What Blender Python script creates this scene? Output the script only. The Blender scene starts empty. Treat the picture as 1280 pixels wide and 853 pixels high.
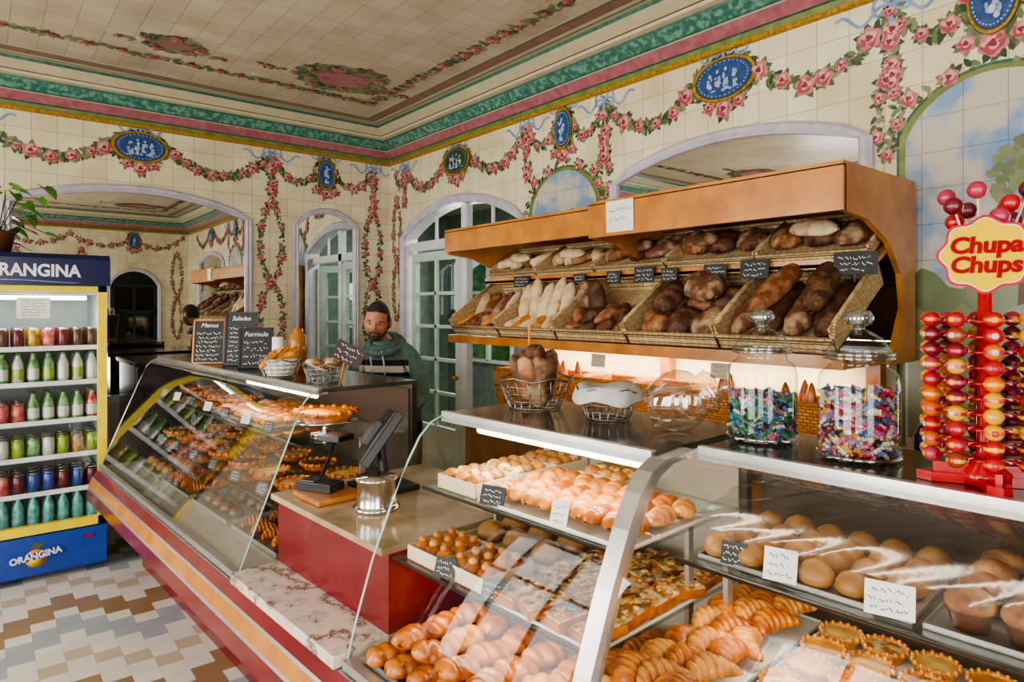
import bpy, bmesh, math, random
from math import *
from mathutils import Matrix, Vector, noise
from mathutils.geometry import tessellate_polygon
random.seed(7)
rnd=random.uniform
scn=bpy.context.scene

# ------------------------------------------------------------------ helpers
def C(h):
    h=h.lstrip('#'); o=[]
    for i in (0,2,4):
        c=int(h[i:i+2],16)/255
        o.append(c/12.92 if c<=.04045 else ((c+.055)/1.055)**2.4)
    return tuple(o)
def NN(nt,t,**k):
    n=nt.nodes.new(t)
    for a,b in k.items(): setattr(n,a,b)
    return n
def mat(name,c,rough=.5,metal=0.,c2=None,ns=12.,lo=.35,hi=.65,bump=0.,bs=None,coat=0.,em=None,es=0.,det=4.):
    m=bpy.data.materials.new(name); m.use_nodes=True; nt=m.node_tree; L=nt.links.new
    b=nt.nodes['Principled BSDF']
    c=C(c) if isinstance(c,str) else c
    c2=(C(c2) if isinstance(c2,str) else c2) if c2 else tuple(x*.86 for x in c)
    tc=NN(nt,'ShaderNodeTexCoord'); n=NN(nt,'ShaderNodeTexNoise')
    n.inputs['Scale'].default_value=ns; n.inputs['Detail'].default_value=det
    L(tc.outputs['Object'],n.inputs['Vector'])
    r=NN(nt,'ShaderNodeValToRGB'); e=r.color_ramp.elements
    e[0].position=lo; e[1].position=hi; e[0].color=(*c,1); e[1].color=(*c2,1)
    L(n.outputs['Fac'],r.inputs['Fac']); L(r.outputs['Color'],b.inputs['Base Color'])
    b.inputs['Roughness'].default_value=rough; b.inputs['Metallic'].default_value=metal
    b.inputs['Coat Weight'].default_value=coat; b.inputs['Coat Roughness'].default_value=.08
    if bump:
        n2=NN(nt,'ShaderNodeTexNoise'); n2.inputs['Scale'].default_value=bs or ns*3; n2.inputs['Detail'].default_value=5
        L(tc.outputs['Object'],n2.inputs['Vector'])
        bp=NN(nt,'ShaderNodeBump'); bp.inputs['Strength'].default_value=bump; bp.inputs['Distance'].default_value=.01
        L(n2.outputs['Fac'],bp.inputs['Height']); L(bp.outputs['Normal'],b.inputs['Normal'])
    if em:
        b.inputs['Emission Color'].default_value=(*(C(em) if isinstance(em,str) else em),1); b.inputs['Emission Strength'].default_value=es
    return m
def vec_axes(nt,ax):
    L=nt.links.new
    tc=NN(nt,'ShaderNodeTexCoord'); s=NN(nt,'ShaderNodeSeparateXYZ'); c=NN(nt,'ShaderNodeCombineXYZ')
    L(tc.outputs['Object'],s.inputs[0])
    L(s.outputs[ax[0].upper()],c.inputs[0]); L(s.outputs[ax[1].upper()],c.inputs[1])
    return tc,s,c
def tile_mat(name,ax,size,c1,c2,grout,rough=.2,ns=3.,stain='#cdbf9c',mort=.0018):
    m=bpy.data.materials.new(name); m.use_nodes=True; nt=m.node_tree; L=nt.links.new
    b=nt.nodes['Principled BSDF']; tc,s,c=vec_axes(nt,ax)
    br=NN(nt,'ShaderNodeTexBrick',offset=0.,squash=1.)
    L(c.outputs[0],br.inputs['Vector'])
    for k,v in (('Scale',1.),('Mortar Size',mort),('Mortar Smooth',.1),('Bias',0.),('Brick Width',size),('Row Height',size)): br.inputs[k].default_value=v
    br.inputs['Color1'].default_value=(*C(c1),1); br.inputs['Color2'].default_value=(*C(c2),1); br.inputs['Mortar'].default_value=(*C(grout),1)
    n=NN(nt,'ShaderNodeTexNoise'); n.inputs['Scale'].default_value=ns; n.inputs['Detail'].default_value=6
    L(tc.outputs['Object'],n.inputs['Vector'])
    r=NN(nt,'ShaderNodeValToRGB'); e=r.color_ramp.elements; e[0].position=.42; e[1].position=.75
    e[0].color=(1,1,1,1); e[1].color=(*C(stain),1)
    L(n.outputs['Fac'],r.inputs['Fac'])
    mx=NN(nt,'ShaderNodeMix',data_type='RGBA',blend_type='MULTIPLY'); mx.inputs[0].default_value=.5
    L(br.outputs['Color'],mx.inputs[6]); L(r.outputs['Color'],mx.inputs[7]); L(mx.outputs[2],b.inputs['Base Color'])
    bp=NN(nt,'ShaderNodeBump'); bp.inputs['Strength'].default_value=.3; bp.inputs['Distance'].default_value=.002; bp.invert=True
    L(br.outputs['Fac'],bp.inputs['Height']); L(bp.outputs['Normal'],b.inputs['Normal'])
    b.inputs['Roughness'].default_value=rough
    return m
def glass_mat(name,tint=(.97,.985,.98),base=.06,rough=0.,pw=4.,mxv=.9):
    m=bpy.data.materials.new(name); m.use_nodes=True; nt=m.node_tree; L=nt.links.new
    nt.nodes.remove(nt.nodes['Principled BSDF']); out=nt.nodes['Material Output']
    t=NN(nt,'ShaderNodeBsdfTransparent'); t.inputs[0].default_value=(*tint,1)
    g=NN(nt,'ShaderNodeBsdfGlossy'); g.inputs['Roughness'].default_value=rough
    lw=NN(nt,'ShaderNodeLayerWeight'); lw.inputs['Blend'].default_value=.5
    p=NN(nt,'ShaderNodeMath',operation='POWER'); p.inputs[1].default_value=pw
    ma=NN(nt,'ShaderNodeMath',operation='MULTIPLY_ADD'); ma.inputs[1].default_value=mxv-base; ma.inputs[2].default_value=base
    mx=NN(nt,'ShaderNodeMixShader')
    L(lw.outputs['Facing'],p.inputs[0]); L(p.outputs[0],ma.inputs[0]); L(ma.outputs[0],mx.inputs[0])
    L(t.outputs[0],mx.inputs[1]); L(g.outputs[0],mx.inputs[2]); L(mx.outputs[0],out.inputs['Surface'])
    return m

class MB:
    def __init__(s,T=None): s.v=[];s.f=[];s.m=[];s.s=[];s.mats=[];s.T=T or Matrix.Identity(4)
    def add(s,vs,fs,m,T=None,smooth=False):
        T=s.T@T if T is not None else s.T
        o=len(s.v)
        if m not in s.mats: s.mats.append(m)
        k=s.mats.index(m)
        s.v+=[tuple(T@Vector(p)) for p in vs]
        for f in fs: s.f.append([i+o for i in f]); s.m.append(k); s.s.append(smooth)
    def box(s,x0,x1,y0,y1,z0,z1,m,T=None):
        s.add([(x0,y0,z0),(x1,y0,z0),(x1,y1,z0),(x0,y1,z0),(x0,y0,z1),(x1,y0,z1),(x1,y1,z1),(x0,y1,z1)],
              [(0,3,2,1),(4,5,6,7),(0,1,5,4),(1,2,6,5),(2,3,7,6),(3,0,4,7)],m,T)
    def lathe(s,pr,m,T=None,n=20,smooth=True):
        vs=[];fs=[]
        for r,z in pr:
            for i in range(n):
                a=2*pi*i/n; vs.append((r*cos(a),r*sin(a),z))
        for j in range(len(pr)-1):
            for i in range(n):
                k=(i+1)%n; fs.append((j*n+i,j*n+k,(j+1)*n+k,(j+1)*n+i))
        s.add(vs,fs,m,T,smooth)
    def ell(s,c,r,m,T=None,n=12,k=8):
        pr=[(sin(pi*j/k),-cos(pi*j/k)) for j in range(k+1)]
        M=Matrix.Translation(c)@Matrix.Diagonal((*r,1))
        s.lathe(pr,m,(T@M) if T is not None else M,n)
    def tube(s,pts,r,m,T=None,n=6,closed=False,smooth=True):
        pts=[Vector(p) for p in pts]; N=len(pts); vs=[];fs=[]
        for i,p in enumerate(pts):
            a=pts[(i-1)%N] if (closed or i>0) else p; b=pts[(i+1)%N] if (closed or i<N-1) else p
            t=(b-a).normalized()
            up=Vector((0,0,1)) if abs(t.z)<.9 else Vector((1,0,0))
            u=t.cross(up).normalized(); w=u.cross(t)
            rr=r[i] if isinstance(r,(list,tuple)) else r
            for j in range(n):
                an=2*pi*j/n; vs.append(p+(u*cos(an)+w*sin(an))*rr)
        for i in range(N if closed else N-1):
            q=(i+1)%N
            for j in range(n): fs.append((i*n+j,i*n+(j+1)%n,q*n+(j+1)%n,q*n+j))
        if not closed: fs.append(tuple(range(n))); fs.append(tuple((N-1)*n+j for j in range(n)))
        s.add(vs,fs,m,T,smooth)
    def prism(s,poly,z0,z1,m,T=None):
        n=len(poly); vs=[(x,y,z0) for x,y in poly]+[(x,y,z1) for x,y in poly]
        fs=[tuple(range(n))[::-1],tuple(range(n,2*n))]+[(i,(i+1)%n,n+(i+1)%n,n+i) for i in range(n)]
        s.add(vs,fs,m,T)
    def obj(s,name,parent=None,bevel=0.):
        me=bpy.data.meshes.new(name); me.from_pydata(s.v,[],s.f)
        for m in s.mats: me.materials.append(m)
        me.polygons.foreach_set('material_index',s.m); me.polygons.foreach_set('use_smooth',s.s); me.update()
        o=bpy.data.objects.new(name,me); scn.collection.objects.link(o)
        if bevel:
            b=o.modifiers.new('bev','BEVEL'); b.width=bevel; b.segments=2; b.limit_method='ANGLE'
        if parent: o.parent=parent
        return o
def TR(x,y,z,rz=0,rx=0,ry=0,s=1):
    return Matrix.Translation((x,y,z))@Matrix.Rotation(rz,4,'Z')@Matrix.Rotation(ry,4,'Y')@Matrix.Rotation(rx,4,'X')@Matrix.Diagonal((s,s,s,1))
def FR(o,r,u):
    r=Vector(r).normalized(); u=Vector(u); u=(u-r*u.dot(r)).normalized(); n=r.cross(u)
    M=Matrix.Identity(4)
    for i in range(3): M[i][0]=r[i];M[i][1]=u[i];M[i][2]=n[i];M[i][3]=o[i]
    return M
def text(mb,body,size,m,T,ext=.0006,align='CENTER',offset=0.,shear=0.,sx=1.):
    cu=bpy.data.curves.new('t','FONT'); cu.body=body; cu.size=size; cu.extrude=ext; cu.align_x=align; cu.align_y='CENTER'; cu.offset=offset; cu.shear=shear
    cu.resolution_u=3
    o=bpy.data.objects.new('t',cu); scn.collection.objects.link(o); bpy.context.view_layer.update()
    dg=bpy.context.evaluated_depsgraph_get(); e=o.evaluated_get(dg); me=e.to_mesh()
    mb.add([(v.co.x*sx,v.co.y,v.co.z) for v in me.vertices],[tuple(p.vertices) for p in me.polygons],m,T)
    e.to_mesh_clear(); bpy.data.objects.remove(o); bpy.data.curves.remove(cu)
def scribble(mb,T,w,h,rows,m,lw=.0016,z=.0015):
    for r in range(rows):
        y=h/2-(r+.6)*h/rows; x=-w/2+rnd(0,.1)*w; end=w/2-rnd(0,.25)*w
        while x<end:
            L=min(rnd(.15,.35)*w,end-x); n=max(3,int(L/(h/rows)*6)); pts=[]
            for i in range(n+1): pts.append((x+L*i/n,y+rnd(-.3,.3)*h/rows))
            vs=[];
            for p in pts: vs+= [(p[0]-lw*.4,p[1]-lw,z),(p[0]+lw*.4,p[1]+lw,z)]
            mb.add(vs,[(2*i,2*i+1,2*i+3,2*i+2) for i in range(n)],m,T)
            x+=L+.05*w

# ------------------------------------------------------------------ materials
CREAM1,CREAM2='#e3dabd','#d9cdab'
M_wx=tile_mat('tile_wall_x','yz',.15,CREAM1,CREAM2,'#a89b76')
M_wy=tile_mat('tile_wall_y','xz',.15,CREAM1,CREAM2,'#a89b76')
M_ceil=tile_mat('tile_ceiling','xy',.15,'#c2b49e','#b7a790','#887862',rough=.35,stain='#bda98c')
M_cream=mat('cream_plaster','#c2b798',.4); M_gold=mat('gold_paint','#b88c2a',.35,c2='#7d5f1a',ns=60)
M_pinkb=mat('pink_band','#a96c70',.35,c2='#95575e',ns=20); M_green=mat('green_band','#2a5446',.3,c2='#3e6f5c',ns=30)
M_teal=mat('teal_leaf_band','#3d6c5e',.3,c2='#709a88',ns=30,lo=.45,hi=.6); M_olive=mat('olive_band','#7f8648',.3,c2='#616e38')
M_mauve=mat('mauve_band','#93685f',.4,c2='#7f5850',ns=14)
M_leaf=[mat('leaf_%d'%i,c,.25) for i,c in enumerate(['#4c5f3a','#69774e','#384a32','#7f8560'])]
M_rose=[mat('rose_%d'%i,c,.25) for i,c in enumerate(['#ae4c56','#c97c7c','#dba69c','#863140'])]
M_rib=mat('ribbon_blue','#6c86ac',.25,c2='#8fa2c2'); M_medblue=mat('medallion_blue','#395889',.2,c2='#2b4570',ns=40)
M_medfig=mat('medallion_figure','#a3b6d2',.25,c2='#7a92bc',ns=60)
M_white=mat('white_paint','#dedcde',.35); M_lilac=mat('frame_lilac_white','#c8c2ca',.3,c2='#b6b0be')
M_doorw=mat('door_pale_green','#c6d6ca',.4)
M_mirror=mat('mirror_silver',(.76,.78,.77),.01,1.,c2=(.72,.74,.73),ns=2)
M_glass=glass_mat('clear_glass',base=.022,pw=4.5); M_glassr=glass_mat('reflective_glass',base=.06,pw=3.6); M_jar=glass_mat('jar_glass',(.93,.96,.95),.05,.02); M_fglass=glass_mat('fridge_glass',(.97,.99,.98),.04)
M_dglass=glass_mat('door_glass',(.75,.82,.80),.05)
M_film=glass_mat('plastic_film',(.95,.95,.95),.06,.2,3.)
M_wood=mat('honey_wood','#bf7d36',.35,c2='#a56526',ns=9,coat=.2); M_woodd=mat('dark_wood','#5c3a20',.45)
M_maroon=mat('maroon_laminate','#74141f',.25,c2='#651019',ns=5,coat=.3)
M_alu=mat('aluminium','#c7c6c2',.28,.8); M_alud=mat('dark_metal','#55534f',.3,.8); M_steel=mat('steel','#d2d2d0',.18,1.)
M_black=mat('black_plastic','#17171a',.35); M_slate=mat('slate_board','#1d201e',.6,c2='#262927'); M_chalk=mat('chalk','#e9e9e4',.8)
M_paper=mat('white_paper','#e6e3da',.7); M_card=mat('cream_card','#d8c8a8',.7); M_wire=mat('wire_metal','#8d8a84',.3,.9)
M_casein=mat('case_interior','#a39a8a',.35); M_caseind=mat('case_interior_shaded','#4a3f36',.3)  # second interior is a darker copy, shade inside the case put into its colour
M_red=mat('red_plastic','#b80d1a',.25,coat=.4); M_yellow=mat('yellow_paint','#ecd20c',.3); M_blue=mat('blue_paint','#123f9a',.25,coat=.3); M_navy=mat('navy_panel','#151d4c',.25)
M_lamp=mat('lamp_tube','#ffffff',.5,em='#fff4e0',es=9.)
B_gold=mat('golden_crust','#c8741c',.36,c2='#883e0e',ns=26,bump=.35,bs=70,coat=.25)
B_light=mat('light_pastry','#d59440',.42,c2='#a85e20',ns=30,bump=.35,bs=80,coat=.15)
B_brown=mat('brown_crust','#74411f',.6,c2='#b08256',ns=20,lo=.42,hi=.7,bump=.6,bs=60)
B_dark=mat('rye_crust','#432514',.65,c2='#85603f',ns=16,lo=.45,hi=.75,bump=.7,bs=55)
B_rust=mat('rustic_floured_crust','#633a22',.7,c2='#c2a57e',ns=16,lo=.46,hi=.74,bump=.8,bs=45)
B_flour=mat('floured_crust','#d8c09a',.7,c2='#ab7f48',ns=18,lo=.45,hi=.78,bump=.5,bs=60)
B_quiche=mat('quiche_fill','#dca438',.4,c2='#b8641a',ns=30,bump=.3); B_choc=mat('chocolate','#40210f',.3,c2='#5f351d',ns=40)
B_custard=mat('custard','#e8c272',.3,c2='#cf9440',ns=30); B_cream=mat('cream_topping','#dcbc82',.5,c2='#a06428',ns=45,lo=.46,hi=.56,bump=.4)
B_choux=mat('pale_brown_bun','#a3733a',.45,c2='#865a2b',ns=18)

def wicker(name,c1,c2):
    m=bpy.data.materials.new(name); m.use_nodes=True; nt=m.node_tree; L=nt.links.new
    b=nt.nodes['Principled BSDF']; tc=NN(nt,'ShaderNodeTexCoord'); s=NN(nt,'ShaderNodeSeparateXYZ'); c=NN(nt,'ShaderNodeCombineXYZ')
    L(tc.outputs['Object'],s.inputs[0])
    a1=NN(nt,'ShaderNodeMath',operation='ADD'); L(s.outputs['X'],a1.inputs[0]); L(s.outputs['Y'],a1.inputs[1])
    a2=NN(nt,'ShaderNodeMath',operation='MULTIPLY_ADD'); L(s.outputs['X'],a2.inputs[0]); a2.inputs[1].default_value=.6; L(s.outputs['Z'],a2.inputs[2])
    L(a1.outputs[0],c.inputs[0]); L(a2.outputs[0],c.inputs[1])
    br=NN(nt,'ShaderNodeTexBrick',offset=.5); L(c.outputs[0],br.inputs['Vector'])
    for k,v in (('Scale',1.),('Mortar Size',.0018),('Mortar Smooth',.6),('Brick Width',.03),('Row Height',.013)): br.inputs[k].default_value=v
    br.inputs['Color1'].default_value=(*C(c1),1); br.inputs['Color2'].default_value=(*C(c2),1); br.inputs['Mortar'].default_value=(*[x*.25 for x in C(c2)],1)
    L(br.outputs['Color'],b.inputs['Base Color']); b.inputs['Roughness'].default_value=.6
    bp=NN(nt,'ShaderNodeBump'); bp.inputs['Strength'].default_value=.8; bp.inputs['Distance'].default_value=.004; bp.invert=True
    L(br.outputs['Fac'],bp.inputs['Height']); L(bp.outputs['Normal'],b.inputs['Normal'])
    return m
M_wick=wicker('wicker','#e2c696','#c8a472'); M_wicko=wicker('wicker_warm_lit','#dd9438','#c2741c')  # second wicker has the warm under-shelf glow put into its colour
def marble():
    m=bpy.data.materials.new('marble'); m.use_nodes=True; nt=m.node_tree; L=nt.links.new; b=nt.nodes['Principled BSDF']
    tc=NN(nt,'ShaderNodeTexCoord'); w=NN(nt,'ShaderNodeTexWave'); w.inputs['Scale'].default_value=2.2; w.inputs['Distortion'].default_value=22.; w.inputs['Detail'].default_value=7.; w.inputs['Detail Scale'].default_value=1.3; w.inputs['Detail Roughness'].default_value=.65
    L(tc.outputs['Object'],w.inputs['Vector']); r=NN(nt,'ShaderNodeValToRGB'); e=r.color_ramp.elements
    e[0].position=0.; e[0].color=(*C('#7d675f'),1); e[1].position=.16; e[1].color=(*C('#bcaea2'),1)
    x=r.color_ramp.elements.new(1.); x.color=(*C('#d6cabd'),1)
    L(w.outputs['Color'],r.inputs[0]); L(r.outputs[0],b.inputs['Base Color']); b.inputs['Roughness'].default_value=.18
    return m
M_marble=marble(); M_marbb=mat('beige_stone_top','#b9a68c',.15,c2='#8f7759',ns=7,det=8)
def floor_mat():
    m=bpy.data.materials.new('zigzag_floor_tiles'); m.use_nodes=True; nt=m.node_tree; L=nt.links.new; b=nt.nodes['Principled BSDF']
    tc=NN(nt,'ShaderNodeTexCoord'); s=NN(nt,'ShaderNodeSeparateXYZ'); L(tc.outputs['Object'],s.inputs[0])
    def M(op,a,bb=None,cc=None):
        n=NN(nt,'ShaderNodeMath',operation=op)
        for i,v in enumerate((a,bb,cc)):
            if v is None: continue
            if isinstance(v,(int,float)): n.inputs[i].default_value=v
            else: L(v,n.inputs[i])
        return n.outputs[0]
    T=.105
    u=M('FLOOR',M('DIVIDE',s.outputs['X'],T)); v=M('FLOOR',M('DIVIDE',s.outputs['Y'],T))
    tri=M('ABSOLUTE',M('SUBTRACT',M('FLOORED_MODULO',u,6.),3.))
    idx=M('DIVIDE',M('FLOORED_MODULO',M('ADD',v,tri),10.),10.)
    r=NN(nt,'ShaderNodeValToRGB'); r.color_ramp.interpolation='CONSTANT'; e=r.color_ramp.elements
    seq=[(0,'#9a7e5e'),(2,'#dedace'),(4,'#c4b498'),(5,'#dedace'),(7,'#a4abaf'),(9,'#dedace')]
    e[0].position=0; e[0].color=(*C(seq[0][1]),1); e[1].position=seq[1][0]/10-.01; e[1].color=(*C(seq[1][1]),1)
    for i,cc in seq[2:]:
        x=e.new(i/10-.01); x.color=(*C(cc),1)
    L(idx,r.inputs[0])
    n=NN(nt,'ShaderNodeTexNoise'); n.inputs['Scale'].default_value=7.; L(tc.outputs['Object'],n.inputs['Vector'])
    wn=NN(nt,'ShaderNodeTexWhiteNoise',noise_dimensions='2D'); cb=NN(nt,'ShaderNodeCombineXYZ'); L(u,cb.inputs[0]); L(v,cb.inputs[1]); L(cb.outputs[0],wn.inputs['Vector'])
    f=M('ADD',M('MULTIPLY',wn.outputs['Value'],.05),M('MULTIPLY_ADD',n.outputs['Fac'],.2,.74))
    br=NN(nt,'ShaderNodeTexBrick',offset=0.); L(tc.outputs['Object'],br.inputs['Vector'])
    for k,vv in (('Scale',1.),('Mortar Size',.0012),('Brick Width',T),('Row Height',T)): br.inputs[k].default_value=vv
    f2=M('MULTIPLY',f,M('SUBTRACT',1.,M('MULTIPLY',br.outputs['Fac'],.25)))
    mx=NN(nt,'ShaderNodeVectorMath',operation='SCALE'); L(r.outputs[0],mx.inputs[0]); L(f2,mx.inputs['Scale'])
    L(mx.outputs[0],b.inputs['Base Color']); b.inputs['Roughness'].default_value=.28
    return m
def scenery_mat():
    m=bpy.data.materials.new('painted_sky_scene'); m.use_nodes=True; nt=m.node_tree; L=nt.links.new; b=nt.nodes['Principled BSDF']
    tc=NN(nt,'ShaderNodeTexCoord'); n=NN(nt,'ShaderNodeTexNoise'); n.inputs['Scale'].default_value=4.5; n.inputs['Detail'].default_value=5; L(tc.outputs['Object'],n.inputs['Vector'])
    r=NN(nt,'ShaderNodeValToRGB'); e=r.color_ramp.elements; e[0].position=.42; e[0].color=(*C('#7c99ba'),1); e[1].position=.55; e[1].color=(*C('#bdb6a8'),1)
    L(n.outputs['Fac'],r.inputs[0])
    br=NN(nt,'ShaderNodeTexBrick',offset=0.); tc2,s2,c2=vec_axes(nt,'yz'); L(c2.outputs[0],br.inputs['Vector'])
    for k,vv in (('Scale',1.),('Mortar Size',.0018),('Brick Width',.15),('Row Height',.15)): br.inputs[k].default_value=vv
    br.inputs['Color1'].default_value=br.inputs['Color2'].default_value=(1,1,1,1); br.inputs['Mortar'].default_value=(.6,.55,.48,1)
    mx=NN(nt,'ShaderNodeMix',data_type='RGBA',blend_type='MULTIPLY'); mx.inputs[0].default_value=1.
    L(r.outputs[0],mx.inputs[6]); L(br.outputs[0],mx.inputs[7]); L(mx.outputs[2],b.inputs['Base Color']); b.inputs['Roughness'].default_value=.2
    return m
M_scene=scenery_mat()

# ------------------------------------------------------------------ room shell
W,Lb,XL,YF,H=3.1,5.67,-2.2,-2.1,3.26
mb=MB(); mb.box(XL-.1,W+.1,YF-.1,Lb+.1,-.06,0,floor_mat()); mb.obj('floor')
def arch(c,w,z0,zs,za,n=16):
    h=za-zs; hw=w/2; Rr=(hw*hw+h*h)/(2*h); cz=za-Rr; a0=asin(min(1,hw/Rr)); a0=a0 if Rr>h or cz<=zs else pi-a0
    pts=[(c-hw,z0)]
    for i in range(n+1):
        a=-a0+2*a0*i/n; pts.append((c+Rr*sin(a),cz+Rr*cos(a)))
    pts.append((c+hw,z0)); return pts
mR=lambda s,z,o=0.:(W-o,s,z)
mB=lambda s,z,o=0.:(s,Lb-o,z)
mL=lambda s,z,o=0.:(XL+o,s,z)
mF=lambda s,z,o=0.:(s,YF+o,z)
mC=lambda s,t,o=0.:(s,t,H-o)
def wall(name,mapf,s0,s1,holes,m,th=.12):
    b=MB(); outer=[(s0,0),(s1,0),(s1,H),(s0,H)]
    loops=[[Vector((p[0],p[1],0)) for p in outer]]+[[Vector((p[0],p[1],0)) for p in h] for h in holes]
    flat=[p for l in loops for p in l]; tris=tessellate_polygon(loops)
    b.add([mapf(p.x,p.y,0) for p in flat],[tuple(t) for t in tris],m)
    b.add([mapf(p.x,p.y,-th) for p in flat],[tuple(t) for t in tris],M_cream)
    for h in holes:
        n=len(h); vs=[mapf(p[0],p[1],0) for p in h]+[mapf(p[0],p[1],-th) for p in h]
        b.add(vs,[(i,(i+1)%n,n+(i+1)%n,n+i) for i in range(n)],M_white)
    return b.obj(name)
doorA=arch(4.52,1.66,0.001,2.25,2.47)
wall('wall_right',mR,YF,Lb,[doorA],M_wx)
wall('wall_back',mB,XL,W,[],M_wy)
winL=[arch(c,1.5,.5,2.45,2.65) for c in (-1.1,1.1,3.6)]
wall('wall_left',mL,YF,Lb,winL,M_wx)
doorF=arch(-.7,1.5,.001,2.35,2.6)
wall('wall_front',mF,XL,W,[doorF],M_wy)

def ring(b,o0,z0,o1,z1,m):
    def rc(o,z): return [(XL+o,YF+o,z),(W-o,YF+o,z),(W-o,Lb-o,z),(XL+o,Lb-o,z)]
    b.add(rc(o0,z0)+rc(o1,z1),[(i,(i+1)%4,4+(i+1)%4,4+i) for i in range(4)],m)
b=MB()
pro=[(0,2.965,None),(.022,2.972,M_gold),(.022,2.992,M_gold),(.012,2.994,M_woodd),(.015,3.025,M_olive),(.025,3.032,M_green),(.07,3.085,M_pinkb),(.075,3.09,M_cream),
     (.082,3.10,M_green),(.14,3.15,M_teal),(.145,3.165,M_green),(.18,3.172,M_cream),(.185,3.19,M_cream),(.19,3.195,M_woodd),(.262,3.24,M_cream),(.27,3.259,M_green)]
for i in range(1,len(pro)): ring(b,pro[i-1][0],pro[i-1][1],pro[i][0],pro[i][1],pro[i][2])
b.obj('trim_cornice')
b=MB(); pr=0
for o,m in [(.30,M_cream),(.315,M_green),(.35,M_cream),(.36,M_green),(.43,M_mauve),(.445,M_green),(.47,M_cream)]:
    ring(b,pr,H,o,H,m); pr=o
b.add([(XL+pr,YF+pr,H),(W-pr,YF+pr,H),(W-pr,Lb-pr,H),(XL+pr,Lb-pr,H)],[(0,1,2,3)],M_ceil)
b.add([(XL-.1,YF-.1,H+.05),(W+.1,YF-.1,H+.05),(W+.1,Lb+.1,H+.05),(XL-.1,Lb+.1,H+.05)],[(0,1,2,3)],M_cream)
b.obj('ceiling')

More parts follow.
